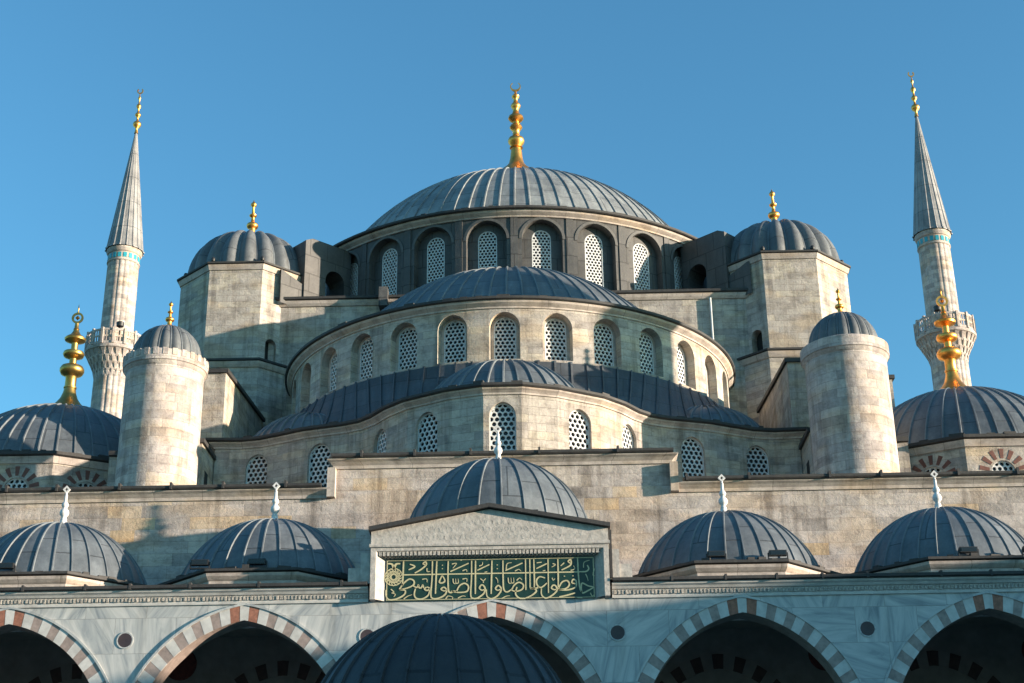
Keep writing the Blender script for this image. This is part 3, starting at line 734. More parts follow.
# ================================================================== MINARETS
def minaret(x, y, label, ztip=63.3, scale=1.0):
    t = thing('minaret', label, 'minaret', (x, y, 0), 'minarets of the mosque')
    def sub(mb, name, mat=None, smooth=0, parent=None):
        o = mb.build(name, mat, None, smooth); o.parent = parent or t; return o
    flu = lambda n, d: (lambda a, z: 1 - d * (.5 + .5 * cos(a * n)) ** 3)
    m = MB(); m.lathe(0, 0, [(1.75, 0), (1.75, 10), (1.5, 14), (1.36, 30), (1.30, 41.0)], 160, mat=STONE_T, rfun=flu(20, .04)); lo = sub(m, 'lower_shaft', smooth=50)
    m = MB(); m.lathe(0, 0, [(1.18, 43), (1.13, 50.4)], 144, mat=STONE_T, rfun=flu(18, .035)); sub(m, 'upper_shaft', smooth=50)
    # corbelled balcony : tiers of small muqarnas niches
    m = MB(); tiers = [(1.30, 40.9), (1.36, 41.35), (1.55, 41.8), (1.78, 42.25), (2.0, 42.7)]
    for ti, ((r0, z0), (r1, z1)) in enumerate(zip(tiers[:-1], tiers[1:])):
        n = 24; m.lathe(0, 0, [(r0, z0), (r0 + .02, z0 + .12), (r1 - .06, z1 - .02), (r1, z1)], 48, mat=STONE_T)
        for k in range(n):
            a = 2 * pi * (k + .5 * (ti % 2)) / n; w = r1 * pi / n * .62
            P = lambda rr, dx, z: (rr * sin(a) + dx * cos(a), -rr * cos(a) + dx * sin(a), z)
            b = [P(r0 - .02, -w * .25, z0 - .12), P(r0 - .02, w * .25, z0 - .12)]; tq = [P(r1 + .05, -w, z1), P(r1 + .05, w, z1), P(r0, w, z1), P(r0, -w, z1)]
            m.face([b[0], b[1], tq[1], tq[0]], None, STONE_T); m.face([b[1], tq[2], tq[1]], None, STONE_T); m.face([b[0], tq[0], tq[3]], None, STONE_T)
    m.lathe(0, 0, [(2.0, 42.7), (2.1, 42.75), (2.12, 42.95), (2.04, 43.0), (0, 43.0)], 48, mat=STONE_T); sub(m, 'balcony_corbel', smooth=25)
    m = MB(); n = 16
    for k in range(n):
        a = 2 * pi * k / n; c = (2.0 * sin(a), -2.0 * cos(a)); w = 2.0 * tan(pi / n)
        m.box(-w * .2, w * .2, -.1, .07, 43.0, 44.22, STONE_T, rot=a + pi / n, c=(2.04 * sin(a + pi / n), -2.04 * cos(a + pi / n)))
        m.box(-w, w, -.05, .03, 43.0, 43.18, STONE_T, rot=a, c=c); m.box(-w, w, -.05, .03, 44.0, 44.15, STONE_T, rot=a, c=c)
        for j in range(4): xx = -w * .7 + j * w * 1.4 / 3; m.box(xx - .04, xx + .04, -.03, .02, 43.18, 44.0, STONE_T, rot=a, c=c)
        m.box(-w * .8, w * .8, -.028, .018, 43.52, 43.64, STONE_T, rot=a, c=c)
    sub(m, 'balcony_parapet')
    m = MB(); m.lathe(0, 0, [(1.13, 50.0), (1.2, 50.05), (1.2, 50.12), (1.15, 50.16), (1.15, 50.72), (1.22, 50.76), (1.30, 50.95), (1.30, 51.1), (.9, 51.12)], 48, mat=STONE_T); sub(m, 'spire_collar', smooth=25)
    m = MB()
    for k in range(18):
        a = 2 * pi * k / 18; m.box(-.12, .12, -.02, .05, 50.24, 50.62, TURQ, rot=a, c=(1.155 * sin(a), -1.155 * cos(a)))
    sub(m, 'tile_band')
    m = MB(); m.lathe(0, 0, [(1.38, 51.12), (1.38, 51.2), (1.30, 51.3), (.06, 61.6)], 108, mat=LEAD_S, rfun=lambda a, z: 1 + .05 * max(0, cos(a * 18)) ** 8)
    sp = sub(m, 'spire', smooth=30)
    m = MB(); prof = [(.16, 61.3), (.12, 61.5), (.09, 61.75), (.28, 61.95), (.32, 62.1), (.28, 62.25), (.09, 62.42), (.08, 62.7), (.2, 62.85), (.23, 62.95), (.19, 63.05), (.08, 63.18), (.07, 63.45), (.16, 63.6), (.19, 63.72), (.15, 63.85), (.06, 63.97), (.05, 64.3), (.11, 64.4), (.12, 64.48), (.06, 64.6), (.03, 64.8), (0, 65.0)]
    m.lathe(0, 0, prof, 16, mat=GOLD)
    for i in range(14):
        t0 = radians(-90 - 140 + 280 * i / 14); t1 = radians(-90 - 140 + 280 * (i + 1) / 14)
        P = lambda tt, rr, yy: (rr * cos(tt), yy, 65.12 + rr * sin(tt))
        for yy in (-.03, .03): m.face([P(t0, .16, yy), P(t0, .25, yy), P(t1, .25, yy), P(t1, .16, yy)], None, GOLD)
        m.face([P(t0, .25, -.03), P(t0, .25, .03), P(t1, .25, .03), P(t1, .25, -.03)], None, GOLD)
    sub(m, 'finial', GOLD, 50, sp)
    m = MB(); m.box(-.03, .03, -1.3, -1.15, 44.1, 44.2, IRON)
    return t
minaret(-29.35, 100, 'slender stone minaret with one balcony beyond the left corner dome')
minaret(30.6, 100, 'slender stone minaret with one balcony beyond the right corner dome')
# the nearer minaret at the right-hand corner of the hall, outside the frame, which shades the half-dome
m3 = minaret(32.6, 48.4, 'stone minaret where courtyard and prayer hall meet, at the right')

# ================================================================== PORTICO
port = thing('portico', 'veined marble courtyard portico with striped pointed arches and small lead domes', 'portico', (0, 39.9, 0))
def pp(mb, name, mat=None, smooth=0, parent=None):
    o = mb.build(name, mat, None, smooth); o.parent = parent or port
    if not parent: o.matrix_parent_inverse = Matrix.Translation(-Vector(port.location))
    return o
BX = [-26.0, -19.6, -13.1, -6.75, -.1, 6.6, 13.15, 19.6, 26.0]
F = F_plane(-29.2, 39.9)
ah = [dict(u=x + 29.2, w=2.83, z0=6.85, vs=6.95, rho=1.22, d=.75, n=40, rmat=PINK_ST) for x in BX]
m = MB(); wall(m, F, 0, 58.4, 6.85, 10.8, ah, step=8, mat=MARBLE)
m.box(-29.2, 29.2, 40.66, 40.7, 10.3, 10.8, MARBLE)
pp(m, 'arcade_wall')
# undersides at springing so that the wall has thickness
for i, x in enumerate(BX):
    m = MB()
    def vm(b, t):
        c = t // 2; d = abs(b - c)
        if d == 0: return WHITE_ST
        if d == 1: return RED_ST
        return WHITE_ST if d % 2 == 0 else PINK_ST
    arch_ring(m, F, x + 29.2, 0, 6.95, 2.83, 1.22, .40, .03, None, nb=39, mats=vm)
    pp(m, 'voussoir_arch')
    m = MB(); arch_ring(m, F, x + 29.2, 0, 6.95, 3.235, 1.19, .06, .06, MARBLE, n=60); pp(m, 'arch_moulding', smooth=20)
RX = [(a + b) / 2 for a, b in zip(BX[:-1], BX[1:])]
for x in RX:
    m = MB()
    n = 24; zc = 9.86; r0 = .19
    def C(rr, a, y): return (x + rr * cos(a), 39.9 + y, zc + rr * sin(a))
    for i in range(n):
        a, b = 2 * pi * i / n, 2 * pi * (i + 1) / n
        m.face([C(0, a, -.012), C(r0, a, -.02), C(r0, b, -.02)], None, PORPH)
        m.face([C(r0, a, -.02), C(r0 + .035, a, -.022), C(r0 + .035, b, -.022), C(r0, b, -.02)], None, MARBLE)
        m.face([C(r0 + .035, a, -.022), C(r0 + .04, a, .01), C(r0 + .04, b, .01), C(r0 + .035, b, -.022)], None, MARBLE)
    pp(m, 'roundel')
for x in [-29.0] + RX + [29.0]:
    m = MB(); m.lathe(x, 40.28, [(.5, 0), (.5, .25), (.42, .3), (.38, .45), (.34, .5), (.30, 5.8), (.34, 5.85), (.34, 5.95), (.40, 6.2), (.52, 6.65)], 24, mat=WHITE_ST); m.box(x - .55, x + .55, 39.76, 40.8, 6.65, 6.848, WHITE_ST); pp(m, 'column', smooth=30)
# cornice with carved band
GX0, GX1 = -3.42, 3.14
m = MB()
for a, b in ((-29.2, GX0 + .0), (GX1, 29.2)):
    sweep(m, [(a, 39.9), (b, 39.9)], [(0, 10.78), (.05, 10.78), (.06, 10.84), (.05, 10.86), (.05, 11.0), (.10, 11.02), (.14, 11.08), (.2, 11.12), (.22, 11.17), (-.3, 11.17)], mat=WHITE_ST)
pp(m, 'cornice')
m = MB(); x = -29.1
while x < 29.1:
    if not (GX0 < x < GX1):
        m.box(x, x + .05, 39.80 + .02 * R_.random(), 39.86, 10.87 + .02 * R_.random(), 10.99, CARVE); m.box(x + .055, x + .08, 39.825, 39.86, 10.88, 10.95 + .03 * R_.random(), CARVE)
    x += .10
pp(m, 'carved_band')
m = MB()
for a, b in ((-29.2, GX0 - .02), (GX1 + .02, 29.2)): sweep(m, [(a, 39.9), (b, 39.9)], [(-.8, 11.18), (.27, 11.175), (.32, 11.2), (.32, 11.28), (-.8, 11.4)])
m.box(-29.2, GX0 - .02, 40.6, 46.55, 11.3, 11.38, COPING); m.box(GX1 + .02, 29.2, 40.6, 46.55, 11.3, 11.38, COPING)
x = -28.7
while x < 28.8:
    if not (GX0 - .3 < x < GX1): m.box(x, x + .06, 39.57, 39.8, 11.17, 11.33, COPING)
    x += R_.uniform(1.2, 2.3)
pp(m, 'roof_coping', COPING)
# domes
DX = [-26.0, -19.6, -13.15, -6.75, 0.0, 6.75, 13.15, 19.6, 26.0]
for i, x in enumerate(DX):
    if i == 4:
        m = MB(); o8 = octa(x, 43.6, 2.9); sweep(m, o8, [(-.5, 12.5), (0, 12.5), (.0, 13.05), (.1, 13.12), (-.5, 13.14)], True, TRIM); b = pp(m, 'dome_base')
        m = MB(); sweep(m, o8, [(-.6, 13.15), (.12, 13.145), (.17, 13.16), (.17, 13.24), (-.6, 13.3)], True, COPING); pp(m, 'dome_coping')
        z0, R, H = 13.25, 2.8, 2.6
    else:
        m = MB(); o8 = octa(x, 43.6, 2.92); sweep(m, o8, [(-.5, 11.4), (0, 11.4), (.0, 11.62), (.05, 11.66), (.12, 11.74), (.14, 11.82), (-.5, 11.84)], True, TRIM); pp(m, 'dome_base')
        m = MB(); sweep(m, o8, [(-.6, 11.85), (.16, 11.845), (.21, 11.86), (.21, 11.93), (-.6, 12.0)], True, COPING)
        flaps(m, x, 43.6, 2.95, 11.93, -pi, pi, .5, COPING, rnd); pp(m, 'dome_coping')
        z0, R, H = 11.93, 2.74, 2.16
    m = MB(); dome(m, x, 43.6, z0, R, H, 26 if i == 4 else 32, mat=LEAD, rmat=LEAD_R, rib_w=.055, rib_h=.042, nt=16, rot=.06); d = pp(m, 'dome', smooth=35)
    f = finial('stone', x, 43.6, z0 + H - .06, 1.32 if i != 4 else 1.25, None, FINIAL_ST, 1.25); f.parent = d
# vault, back wall and soffit
m = MB(); m.box(-29.2, 29.2, 46.3, 46.58, 0, 11.3, PLASTER_IN)
for xa in (-29.4, 29.0): m.box(xa, xa + .3, 40.3, 46.3, 0, 11.4, PLASTER_IN)
pp(m, 'back_wall')
m = MB(); m.box(-29.1, 29.1, 40.72, 46.28, 11.22, 11.28, PLASTER_IN); pp(m, 'ceiling')
for x in BX:
    m = MB(); Fb = F_plane(-29.2, 46.28); arch_ring(m, Fb, x + 29.2, 0, 7.75, 2.1, 1.08, .45, .02, None, nb=23, mats=lambda b, t: FADED if b % 2 else PLASTER_IN); pp(m, 'blind_arch')
for x in RX:
    m = MB(); zc = 10.4
    for i in range(24):
        a, b = 2 * pi * i / 24, 2 * pi * (i + 1) / 24
        P = lambda rr, t, y: (x + rr * cos(t), y, zc + rr * sin(t))
        m.face([P(0, a, 46.27), P(.46, a, 46.26), P(.46, b, 46.26)], None, REDPAINT)
        m.face([P(.46, a, 46.26), P(.5, a, 46.295), P(.5, b, 46.295), P(.46, b, 46.26)], None, REDPAINT)
    pp(m, 'painted_roundel')

# ---- raised central bay with gable and framed recess
yf = 39.62
m = MB()
def hexa(m, quad, y0, y1, mat):   # extrude an x-z polygon
    m.face([(x, y0, z) for x, z in quad], [(x, z) for x, z in quad], mat)
    for i in range(len(quad)):
        a, b = quad[i], quad[(i + 1) % len(quad)]; m.face([(a[0], y0, a[1]), (a[0], y1, a[1]), (b[0], y1, b[1]), (b[0], y0, b[1])], None, mat)
PX0, PX1, PZ0, PZ1 = -2.97, 2.70, 10.78, 11.94
hexa(m, [(-3.36, 10.78), (PX0 - .02, 10.78), (PX0 - .3, 12.12), (-3.36, 12.12)][:0] or [(-3.36, 10.80), (-3.22, 10.80), (-3.22, 12.12), (-3.36, 12.12)], yf, 40.2, GABLE)
hexa(m, [(2.94, 10.80), (3.08, 10.80), (3.08, 12.12), (2.94, 12.12)], yf, 40.2, GABLE)
hexa(m, [(-3.36, 12.12), (3.08, 12.12), (3.08, 12.66), (-.14, 13.24), (-3.36, 12.66)], yf, 46.55, GABLE)
for (xa, xb) in ((-3.36, -3.2), (2.92, 3.08)): m.box(xa + .002, xb - .002, 40.2, 46.55, 10.8, 12.1, GABLE)
# splayed reveal of the recess
yb = 39.90
m.face([(-3.22, yf, 10.80), (PX0, yb - .02, 10.80), (PX0, yb - .02, 11.95), (-3.22, yf, 12.12)], None, GABLE)
m.face([(2.94, yf, 10.80), (2.94, yf, 12.12), (PX1, yb - .02, 11.95), (PX1, yb - .02, 10.80)], None, GABLE)
m.face([(-3.22, yf, 12.12), (PX0, yb - .02, 11.95), (PX1, yb - .02, 11.95), (2.94, yf, 12.12)], None, CARVE)
m.box(-3.22, 2.94, yb - .02, 40.1, 10.79, 12.1, GABLE)
sweep(m, [(-3.4, yf), (3.12, yf)], [(0, 12.22), (.04, 12.22), (.05, 12.26), (.04, 12.3), (0, 12.32)], mat=GABLE)
pp(m, 'gable_block')
m = MB(); x = -3.1
while x < 2.85:    # muqarnas drops above the panel
    for j in range(3):
        w = .075 - .012 * j; y0 = yf + .03 + .075 * j
        m.box(x - w / 2 + .04 * (j % 2), x + w / 2 + .04 * (j % 2), y0, y0 + .08, 11.99 - .02 * j, 12.10 - .05 * j, CARVE)
    x += .105
pp(m, 'muqarnas_band')
m = MB()
for a, b in (((-3.42, 12.64), (-.14, 13.25)), ((-.14, 13.25), (3.14, 12.64))):
    for (dy0, dy1, t0, t1) in ((yf - .16, 46.5, .02, .13),):
        P = [(a[0], dy0, a[1] + t0), (b[0], dy0, b[1] + t0), (b[0], dy1, b[1] + t0), (a[0], dy1, a[1] + t0)]; Q = [(p[0], p[1], p[2] + t1 - t0) for p in P]
        m.face(P[::-1], None, COPING); m.face(Q, None, COPING)
        for i in range(4): j = (i + 1) % 4; m.face([P[i], P[j], Q[j], Q[i]], None, COPING)
pp(m, 'gable_coping', COPING)
# stepped stone shoulders on both sides of the gable block
for s, xs in ((-1, -3.36), (1, 3.08)):
    m = MB()
    for k, (w, z) in enumerate(((.28, 12.1), (.62, 11.85), (.95, 11.62))):
        X0, X1 = sorted((xs + s * .002, xs + s * w)); m.box(X0, X1, 39.74 + .05 * k, 40.5, 11.26, z - .15 * k, GABLE)
    m.box(*(sorted((xs + s * .02, xs + s * .09))), 39.66, 39.73, 11.3, 12.62, COPING) if s > 0 else None
    pp(m, 'stepped_shoulder')

# ---- gable relief lettering (weathered carving) as shallow strokes is handled in the panel builder
def catmull(P, n=6):
    if len(P) < 3: return P
    out = []; Q = [P[0]] + list(P) + [P[-1]]
    for i in range(1, len(Q) - 2):
        p0, p1, p2, p3 = Q[i - 1], Q[i], Q[i + 1], Q[i + 2]
        for k in range(n):
            t = k / n; out.append(tuple(.5 * ((2 * p1[j]) + (-p0[j] + p2[j]) * t + (2 * p0[j] - 5 * p1[j] + 4 * p2[j] - p3[j]) * t * t + (-p0[j] + 3 * p1[j] - 3 * p2[j] + p3[j]) * t ** 3) for j in range(2)))
    out.append(P[-1]); return out
def stroke(m, P, w, y, th, mat, taper=False, smooth=True):
    P = catmull(P) if smooth else P; n = len(P)
    if n < 2: return
    L_, R__ = [], []
    for i in range(n):
        a = P[max(0, i - 1)]; b = P[min(n - 1, i + 1)]; dx, dz = b[0] - a[0], b[1] - a[1]; l = hypot(dx, dz) or 1
        t = i / (n - 1); ww = w * (1 - .55 * t) if taper else w * (.82 + .3 * sin(pi * t))
        nx, nz = -dz / l * ww / 2, dx / l * ww / 2; L_.append((P[i][0] + nx, P[i][1] + nz)); R__.append((P[i][0] - nx, P[i][1] - nz))
    for i in range(n - 1):
        m.face([(L_[i][0], y, L_[i][1]), (R__[i][0], y, R__[i][1]), (R__[i + 1][0], y, R__[i + 1][1]), (L_[i + 1][0], y, L_[i + 1][1])], None, mat)
        for S in (L_, R__): m.face([(S[i][0], y, S[i][1]), (S[i + 1][0], y, S[i + 1][1]), (S[i + 1][0], y + th, S[i + 1][1]), (S[i][0], y + th, S[i][1])], None, mat)
panel = thing('inscription_panel', 'dark green panel with gold Arabic calligraphy set in the white gabled frame', 'sign', (-.135, yb - .04, PZ0))
m = MB(); m.box(PX0 + .01, PX1 - .01, yb - .05, yb - .021, PZ0 + .01, PZ1, GREEN)
o = m.build('board', None); o.parent = panel; o.matrix_parent_inverse = Matrix.Translation(-Vector(panel.location))
m = MB()
def pc(base, x, y):
    px = base + x / 13.135; py = 550 + y / 13.135
    t = (px - 384.2) / 209.8; ytop = 556.8 - 2.6 * t; v = (py - ytop) / 42.0
    return (PX0 + t * (PX1 - PX0), PZ1 - .01 - v * (PZ1 - PZ0 - .02))
W_ = .035
S1 = [[(290, 110), (287, 280), (280, 440)], [(240, 482), (300, 400), (370, 348), (430, 372), (425, 425), (350, 465), (240, 492)], [(240, 492), (318, 500), (300, 560), (200, 612), (110, 620), (70, 570), (65, 490)],
      [(425, 440), (470, 460), (490, 425), (500, 462), (530, 462), (548, 425), (562, 468)], [(600, 455), (570, 480), (605, 500), (640, 475), (605, 453)], [(640, 470), (622, 560), (540, 612), (465, 603), (438, 550), (452, 475)],
      [(672, 110), (668, 350), (655, 560), (690, 608), (765, 600), (835, 560), (862, 500), (828, 458), (788, 482), (828, 508), (862, 492)], [(730, 110), (722, 330), (715, 545)], [(802, 300), (765, 385), (800, 402), (838, 370), (802, 300)],
      [(880, 110), (878, 300), (885, 490), (912, 530), (960, 510), (1000, 520)], [(585, 160), (548, 145), (582, 118), (588, 160), (520, 222), (440, 268)], [(375, 150), (440, 182), (360, 225)]]
s1 = [[(600, 205), (605, 250), (645, 245)], [(540, 352), (598, 348), (603, 392)], [(130, 480), (170, 520), (142, 532), (190, 548), (170, 582)], [(300, 612), (350, 575), (410, 555)], [(850, 612), (880, 575), (940, 590), (930, 622)], [(798, 165), (812, 165)], [(798, 212), (812, 212)]]
S2 = [[(-10, 250), (230, 140)], [(70, 520), (110, 440), (180, 408), (228, 450), (205, 515), (100, 528), (0, 512)], [(270, 105), (268, 340), (258, 560), (290, 607), (350, 600), (430, 540), (445, 470), (405, 428), (372, 468), (402, 500), (442, 488)],
      [(322, 105), (320, 330), (318, 550)], [(345, 235), (505, 158)], [(538, 105), (532, 330), (525, 550)], [(462, 490), (472, 580), (530, 612), (610, 570), (658, 490), (622, 438), (582, 475), (612, 502), (657, 485)],
      [(683, 105), (683, 300), (690, 480), (730, 524), (790, 492)], [(790, 500), (832, 430), (892, 398), (948, 432), (930, 490), (850, 517), (790, 500)], [(862, 460), (845, 550), (892, 604), (972, 612)], [(715, 240), (940, 140)]]
s2 = [[(10, 150), (70, 142), (22, 205)], [(150, 240), (200, 225), (207, 256)], [(25, 345), (32, 400), (60, 408), (60, 345)], [(60, 408), (95, 400), (92, 345)], [(150, 352), (205, 345), (206, 388)], [(385, 345), (422, 372), (455, 345)], [(422, 372), (425, 402)], [(370, 178), (410, 160), (415, 125)],
      [(440, 262), (475, 255)], [(600, 165), (616, 165)], [(600, 215), (616, 215)], [(585, 330), (610, 360), (615, 405)], [(750, 335), (757, 400), (787, 405), (787, 335)], [(787, 405), (822, 400), (822, 335)], [(860, 372), (900, 340), (932, 368)], [(725, 228), (737, 150), (800, 135)], [(840, 247), (890, 225), (922, 252)], [(660, 612), (720, 580), (772, 575)], [(90, 602), (150, 575), (192, 580)], [(120, 95), (140, 100)], [(460, 90), (480, 95)], [(840, 85), (865, 90)]]
S3 = [[(8, 90), (8, 500)], [(65, 90), (64, 470)], [(118, 90), (122, 380), (118, 465)], [(62, 480), (130, 490), (142, 520), (80, 572), (0, 607)], [(262, 342), (192, 325), (150, 370), (160, 440), (210, 466), (285, 408)], [(305, 90), (303, 540)], [(62, 470), (118, 482), (182, 462)],
      [(212, 480), (212, 560), (262, 607), (340, 577), (412, 510), (402, 450), (365, 438), (342, 475), (380, 497), (412, 490)], [(435, 90), (435, 300), (432, 480)], [(430, 492), (480, 400), (550, 378), (578, 430), (530, 482), (430, 497)], [(430, 497), (540, 502), (625, 482), (672, 455)], [(668, 460), (668, 385), (630, 362), (612, 405), (662, 420)],
      [(695, 80), (700, 300), (715, 480), (742, 537)], [(905, 462), (830, 450), (742, 415), (742, 537), (820, 510), (905, 462)], [(710, 260), (800, 257), (838, 220), (820, 172)], [(603, 150), (570, 122), (603, 98), (600, 170), (480, 236)], [(150, 215), (288, 150)], [(440, 592), (545, 570), (652, 540)]]
s3 = [[(770, 205), (780, 135), (852, 105)], [(795, 290), (815, 335), (825, 382)], [(508, 318), (524, 318)], [(620, 315), (636, 315)], [(355, 340), (367, 370), (392, 350)], [(365, 150), (402, 165), (350, 197)], [(470, 182), (517, 138)], [(155, 140), (222, 130)], [(235, 247), (268, 240)], [(600, 242), (652, 222), (640, 178)], [(850, 540), (872, 582), (902, 560)], [(680, 602), (742, 606)], [(915, 215), (890, 300), (918, 315)]]
for base, S, s in ((380, S1, s1), (450, S2, s2), (524, S3, s3)):
    for P in S: stroke(m, [pc(base, *p) for p in P], W_, yb - .065, .014, PGOLD)
    for P in s: stroke(m, [pc(base, *p) for p in P], W_ * .8, yb - .064, .013, PGOLD, taper=len(P) > 2)
stroke(m, [pc(380, 300, 292), pc(524, 710, 262)], .04, yb - .0625, .012, PGOLD, smooth=False)
o = m.build('lettering', PGOLD); o.parent = panel; o.matrix_parent_inverse = Matrix.Translation(-Vector(panel.location))
m = MB(); cxm, czm = pc(380, 163, 320)
for rr, ww in ((.245, .022), (.17, .018), (.09, .018)):
    stroke(m, [(cxm + rr * cos(2 * pi * i / 20), czm + rr * sin(2 * pi * i / 20) * .95) for i in range(21)], ww, yb - .063, .012, PGOLD)
rr_ = random.Random(5)
for k in range(16):
    a = 2 * pi * k / 16; P = [(cxm + q * cos(a + t), czm + q * sin(a + t)) for q, t in ((.06, 0), (.12, .5), (.18, .1), (.25, .4))]; stroke(m, P, .022, yb - .0615, .010, PGOLD)
stroke(m, [pc(380, 165, 215), pc(380, 140, 150), pc(380, 80, 142)], .07, yb - .063, .012, PGOLD, taper=True); stroke(m, [pc(380, 165, 215), pc(380, 190, 150), pc(380, 248, 142)], .07, yb - .063, .012, PGOLD, taper=True)
o = m.build('medallion', PGOLD); o.parent = panel; o.matrix_parent_inverse = Matrix.Translation(-Vector(panel.location))
m = MB(); x0, x1, z0, z1 = PX0 + .03, PX1 - .03, PZ0 + .03, PZ1 - .03
for q in ((x0, x1, z1 - .02, z1), (x0, x1, z0, z0 + .016), (x0, x0 + .02, z0 + .017, z1 - .021), (x1 - .02, x1, z0 + .017, z1 - .021)): m.box(q[0], q[1], yb - .062, yb - .0505, q[2], q[3], PGOLD)
o = m.build('gilt_border', None); o.parent = panel; o.matrix_parent_inverse = Matrix.Translation(-Vector(panel.location))
# worn low-relief interlace on the gable face
m = MB(); rr_ = random.Random(11)
for row, (xa, xb, zz) in enumerate(((-2.6, 2.3, 12.47), (-1.7, 1.4, 12.68), (-.8, .55, 12.88))):
    x = xa
    while x < xb:
        rad = rr_.uniform(.05, .085); a0 = rr_.uniform(0, 6); sp = rr_.uniform(3.5, 5.6)
        stroke(m, [(x + rad * cos(a0 + sp * i / 7), zz + rad * .95 * sin(a0 + sp * i / 7)) for i in range(8)], .018, yf - .003, .008, GABLE); x += rr_.uniform(.12, .19)
pp(m, 'worn_relief')

# ================================================================== FLOODLIGHTS on the roofs
def floodlight(x, y, z, rz, label):
    t = thing('floodlight', label, 'floodlight', (x, y, z), 'floodlights on the domes'); t.rotation_euler = (0, 0, rz)
    m = MB(); m.box(-.24, .24, -.09, .09, .09, .24, IRON); o = m.build('housing', IRON, t)
    m = MB(); m.box(-.21, .21, -.10, -.091, .11, .22, GLASS); m.build('lens', GLASS, t)
    m = MB(); m.box(-.28, -.25, -.03, .03, 0, .18, IRON); m.box(.25, .28, -.03, .03, 0, .18, IRON); m.box(-.28, .28, -.05, .05, -.01, .02, IRON); m.build('bracket', IRON, t)
for px, lab in ((-13.15 - .55, 'black floodlight at the foot of the leftmost small dome'), (-6.75 - 1.5, 'black floodlight at the left foot of the second small dome'), (-6.75 + .1, 'black floodlight at the middle foot of the second small dome'),
                (6.75 - .65, 'black floodlight at the left foot of the small dome right of the gable'), (6.75 + 1.05, 'black floodlight at the right foot of the small dome right of the gable'), (13.15 - .1, 'black floodlight at the left foot of the rightmost small dome'), (13.15 + 1.65, 'black floodlight at the right foot of the rightmost small dome')):
    floodlight(px, 40.75, 12.0, 0, lab)
floodlight(-1.25, 40.5, 13.2, 0, 'black floodlight behind the left slope of the gable'); floodlight(.95, 40.5, 13.2, 0, 'black floodlight behind the right slope of the gable')
# loudspeakers on the minaret balconies
for x, dx, lab in ((-29.6, .95, 'dark loudspeaker on the balcony of the left minaret'), (30.75, -.95, 'dark loudspeaker on the balcony of the right minaret')):
    t = thing('loudspeaker', lab, 'loudspeaker', (x + dx, 98.35, 44.2), 'loudspeakers on the minaret balconies')
    m = MB(); m.lathe(0, 0, [(.05, 0), (.06, .1), (.26, .2), (.28, .5), (.20, .55), (.06, .6), (0, .62)], 14, mat=IRON); m.build('horn', IRON, t, 40)
    m = MB(); m.box(-.035, .035, -.035, .035, -1.2, .02, IRON); m.build('post', IRON, t)

# ================================================================== FOUNTAIN
ft = thing('ablution_fountain', 'small domed ablution fountain pavilion with ribbed dark lead dome in the courtyard', 'fountain', (0, 18.55, 0))
def fp(mb, name, mat=None, smooth=0, parent=None):
    o = mb.build(name, mat, parent or ft, smooth); return o
hexp = lambda R, rot=0: [(R * sin(radians(60 * k + rot)), -R * cos(radians(60 * k + rot))) for k in range(6)]
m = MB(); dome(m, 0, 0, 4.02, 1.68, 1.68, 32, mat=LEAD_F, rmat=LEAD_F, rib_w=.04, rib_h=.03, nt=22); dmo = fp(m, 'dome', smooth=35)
m = MB(); F, U = F_path(hexp(1.85), True); side = U[1]
wall(m, F, 0, U[-1], 2.55, 3.75, [dict(u=(k + .5) * side, w=.68, z0=2.55, vs=2.56, rho=1.15, d=.2, n=16) for k in range(6)], step=5, breaks=U, mat=WHITE_ST); fp(m, 'arches')
m = MB(); sweep(m, hexp(1.85), [(-.4, 3.7), (.02, 3.7), (.1, 3.8), (.22, 3.9), (.25, 4.0), (-.4, 4.08)], True, WHITE_ST); fp(m, 'eave')
for x, y in hexp(1.72):
    m = MB(); m.lathe(x, y, [(.2, 0), (.2, .15), (.13, .25), (.11, 2.2), (.16, 2.3), (.22, 2.55)], 16, mat=WHITE_ST); fp(m, 'column', smooth=30)
m = MB(); sweep(m, hexp(1.3), [(-1.2, 0), (0, 0), (0, 1.3), (.06, 1.35), (.06, 1.42), (-1.2, 1.42)], True, WHITE_ST); fp(m, 'basin')

# ================================================================== RIGHT COURTYARD ARCADE (outside the frame; it shades the portico)
wing = thing('side_arcade', 'domed marble side arcade along the right edge of the courtyard', 'arcade', (29, 12, 0))
def wp(mb, name, mat=None, smooth=0):
    o = mb.build(name, mat, None, smooth); o.parent = wing; o.matrix_parent_inverse = Matrix.Translation(-Vector(wing.location)); return o
Fw = lambda u, z, d: (29.2 + d, 39.6 - u, z)
m = MB(); bays = [3.2 + 6.5 * k for k in range(8)]
wall(m, Fw, 0, 52, 7.3, 11.2, [dict(u=u, w=2.72, z0=7.3, vs=7.38, rho=1.09, d=.7, n=24) for u in bays], step=9, mat=MARBLE)
m.box(29.9, 36, -12.4, 46, 11.1, 11.3, COPING); wp(m, 'arcade_wall')
m = MB(); m.box(36, 36.8, -12.4, 46, 0, 14.7, STONE); wp(m, 'outer_wall')  # unseen wall, raised above its real height to shade the portico front
for k in range(9):
    m = MB(); u = k * 6.5; m.lathe(29.55, 39.6 - u, [(.45, 0), (.34, .4), (.3, 6.2), (.5, 7.1), (.55, 7.3)], 16, mat=WHITE_ST); wp(m, 'column', smooth=30)
for u in bays:
    m = MB(); dome(m, 32.9, 39.6 - u, 11.9, 2.72, 2.3, 26, mat=LEAD, rmat=LEAD_R, rib_w=.065, rib_h=.055, nt=10); m.lathe(32.9, 39.6 - u, [(3.0, 11.3), (3.0, 11.9), (2.6, 11.95)], 8, mat=TRIM); wp(m, 'dome', smooth=35)

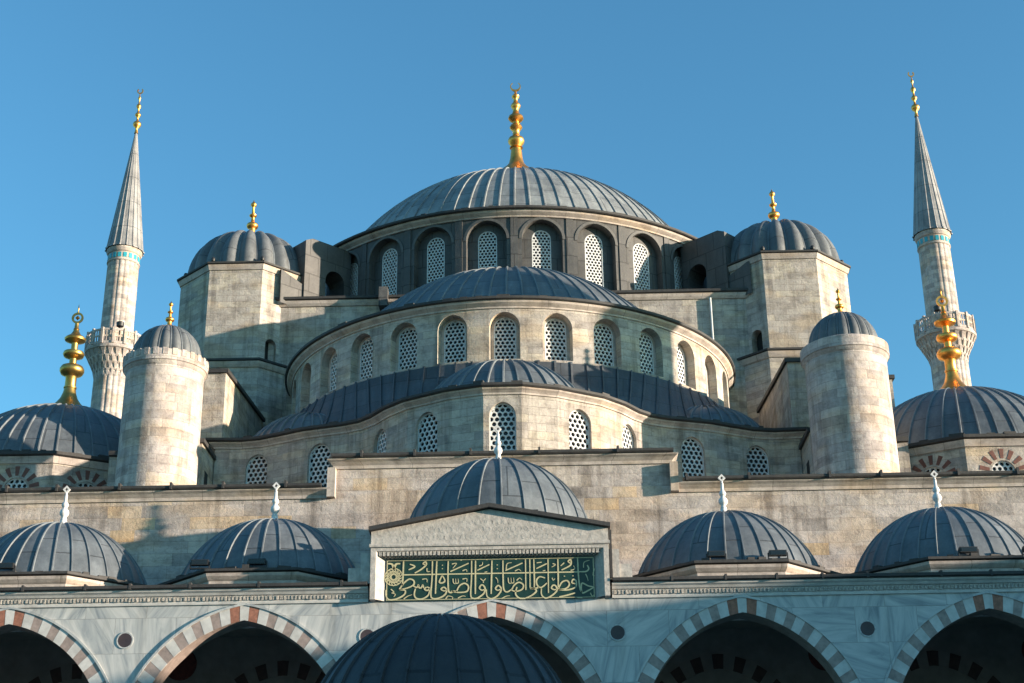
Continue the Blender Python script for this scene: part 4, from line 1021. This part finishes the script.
# ================================================================== LIGHT, SKY, CAMERA
SUN_PHI, SUN_EL = 75.0, 7.0       # degrees right of the direction facing the camera; elevation
a = radians(SUN_PHI); e = radians(SUN_EL)
sd = Vector((sin(a) * cos(e), -cos(a) * cos(e), sin(e)))
sun = bpy.data.lights.new('sun', 'SUN'); sun.energy = 5.0; sun.angle = radians(.6); sun.color = (1, .83, .64)
so = bpy.data.objects.new('sun', sun); COL.objects.link(so); so.rotation_euler = sd.to_track_quat('Z', 'Y').to_euler()
w = bpy.data.worlds.new('World'); scn.world = w; w.use_nodes = True; nt = w.node_tree
bg = nt.nodes['Background']; sky = nt.nodes.new('ShaderNodeTexSky'); sky.sky_type = 'NISHITA'; sky.sun_disc = False
sky.sun_elevation = radians(20); sky.sun_elevation = e; sky.sun_rotation = atan2(sd.x, sd.y)
sky.altitude = 100; sky.air_density = 1.0; sky.dust_density = .6; sky.ozone_density = 1.6
hs_ = nt.nodes.new('ShaderNodeMix'); hs_.data_type = 'RGBA'; hs_.blend_type = 'MULTIPLY'; hs_.inputs[0].default_value = 1
hs_.inputs[7].default_value = (.59, 1.17, 1.42, 1); nt.links.new(sky.outputs[0], hs_.inputs[6]); nt.links.new(hs_.outputs[2], bg.inputs[0]); bg.inputs[1].default_value = .103

TH, PSI, ROLL = radians(22.6), .018, radians(.7)
cam = bpy.data.cameras.new('camera'); co = bpy.data.objects.new('camera', cam); COL.objects.link(co); scn.camera = co
co.location = (1.25, 0, 1.7)
fwd = Vector((-sin(PSI) * cos(TH), cos(PSI) * cos(TH), sin(TH))); rt = Vector((cos(PSI), sin(PSI), 0)); up = rt.cross(fwd)
r2 = rt * cos(ROLL) - up * sin(ROLL); u2 = rt * sin(ROLL) + up * cos(ROLL)
co.rotation_euler = Matrix((r2, u2, -fwd)).transposed().to_euler()
cam.sensor_fit = 'HORIZONTAL'; cam.sensor_width = 36; cam.lens = 36 * 1500 / 1024; cam.clip_start = .1; cam.clip_end = 3000
scn.view_settings.view_transform = 'Standard'; scn.view_settings.look = 'None'; scn.view_settings.exposure = 1.32; scn.view_settings.gamma = 1
scn.view_settings.use_curve_mapping = False
scn.render.resolution_x = 1024; scn.render.resolution_y = 683
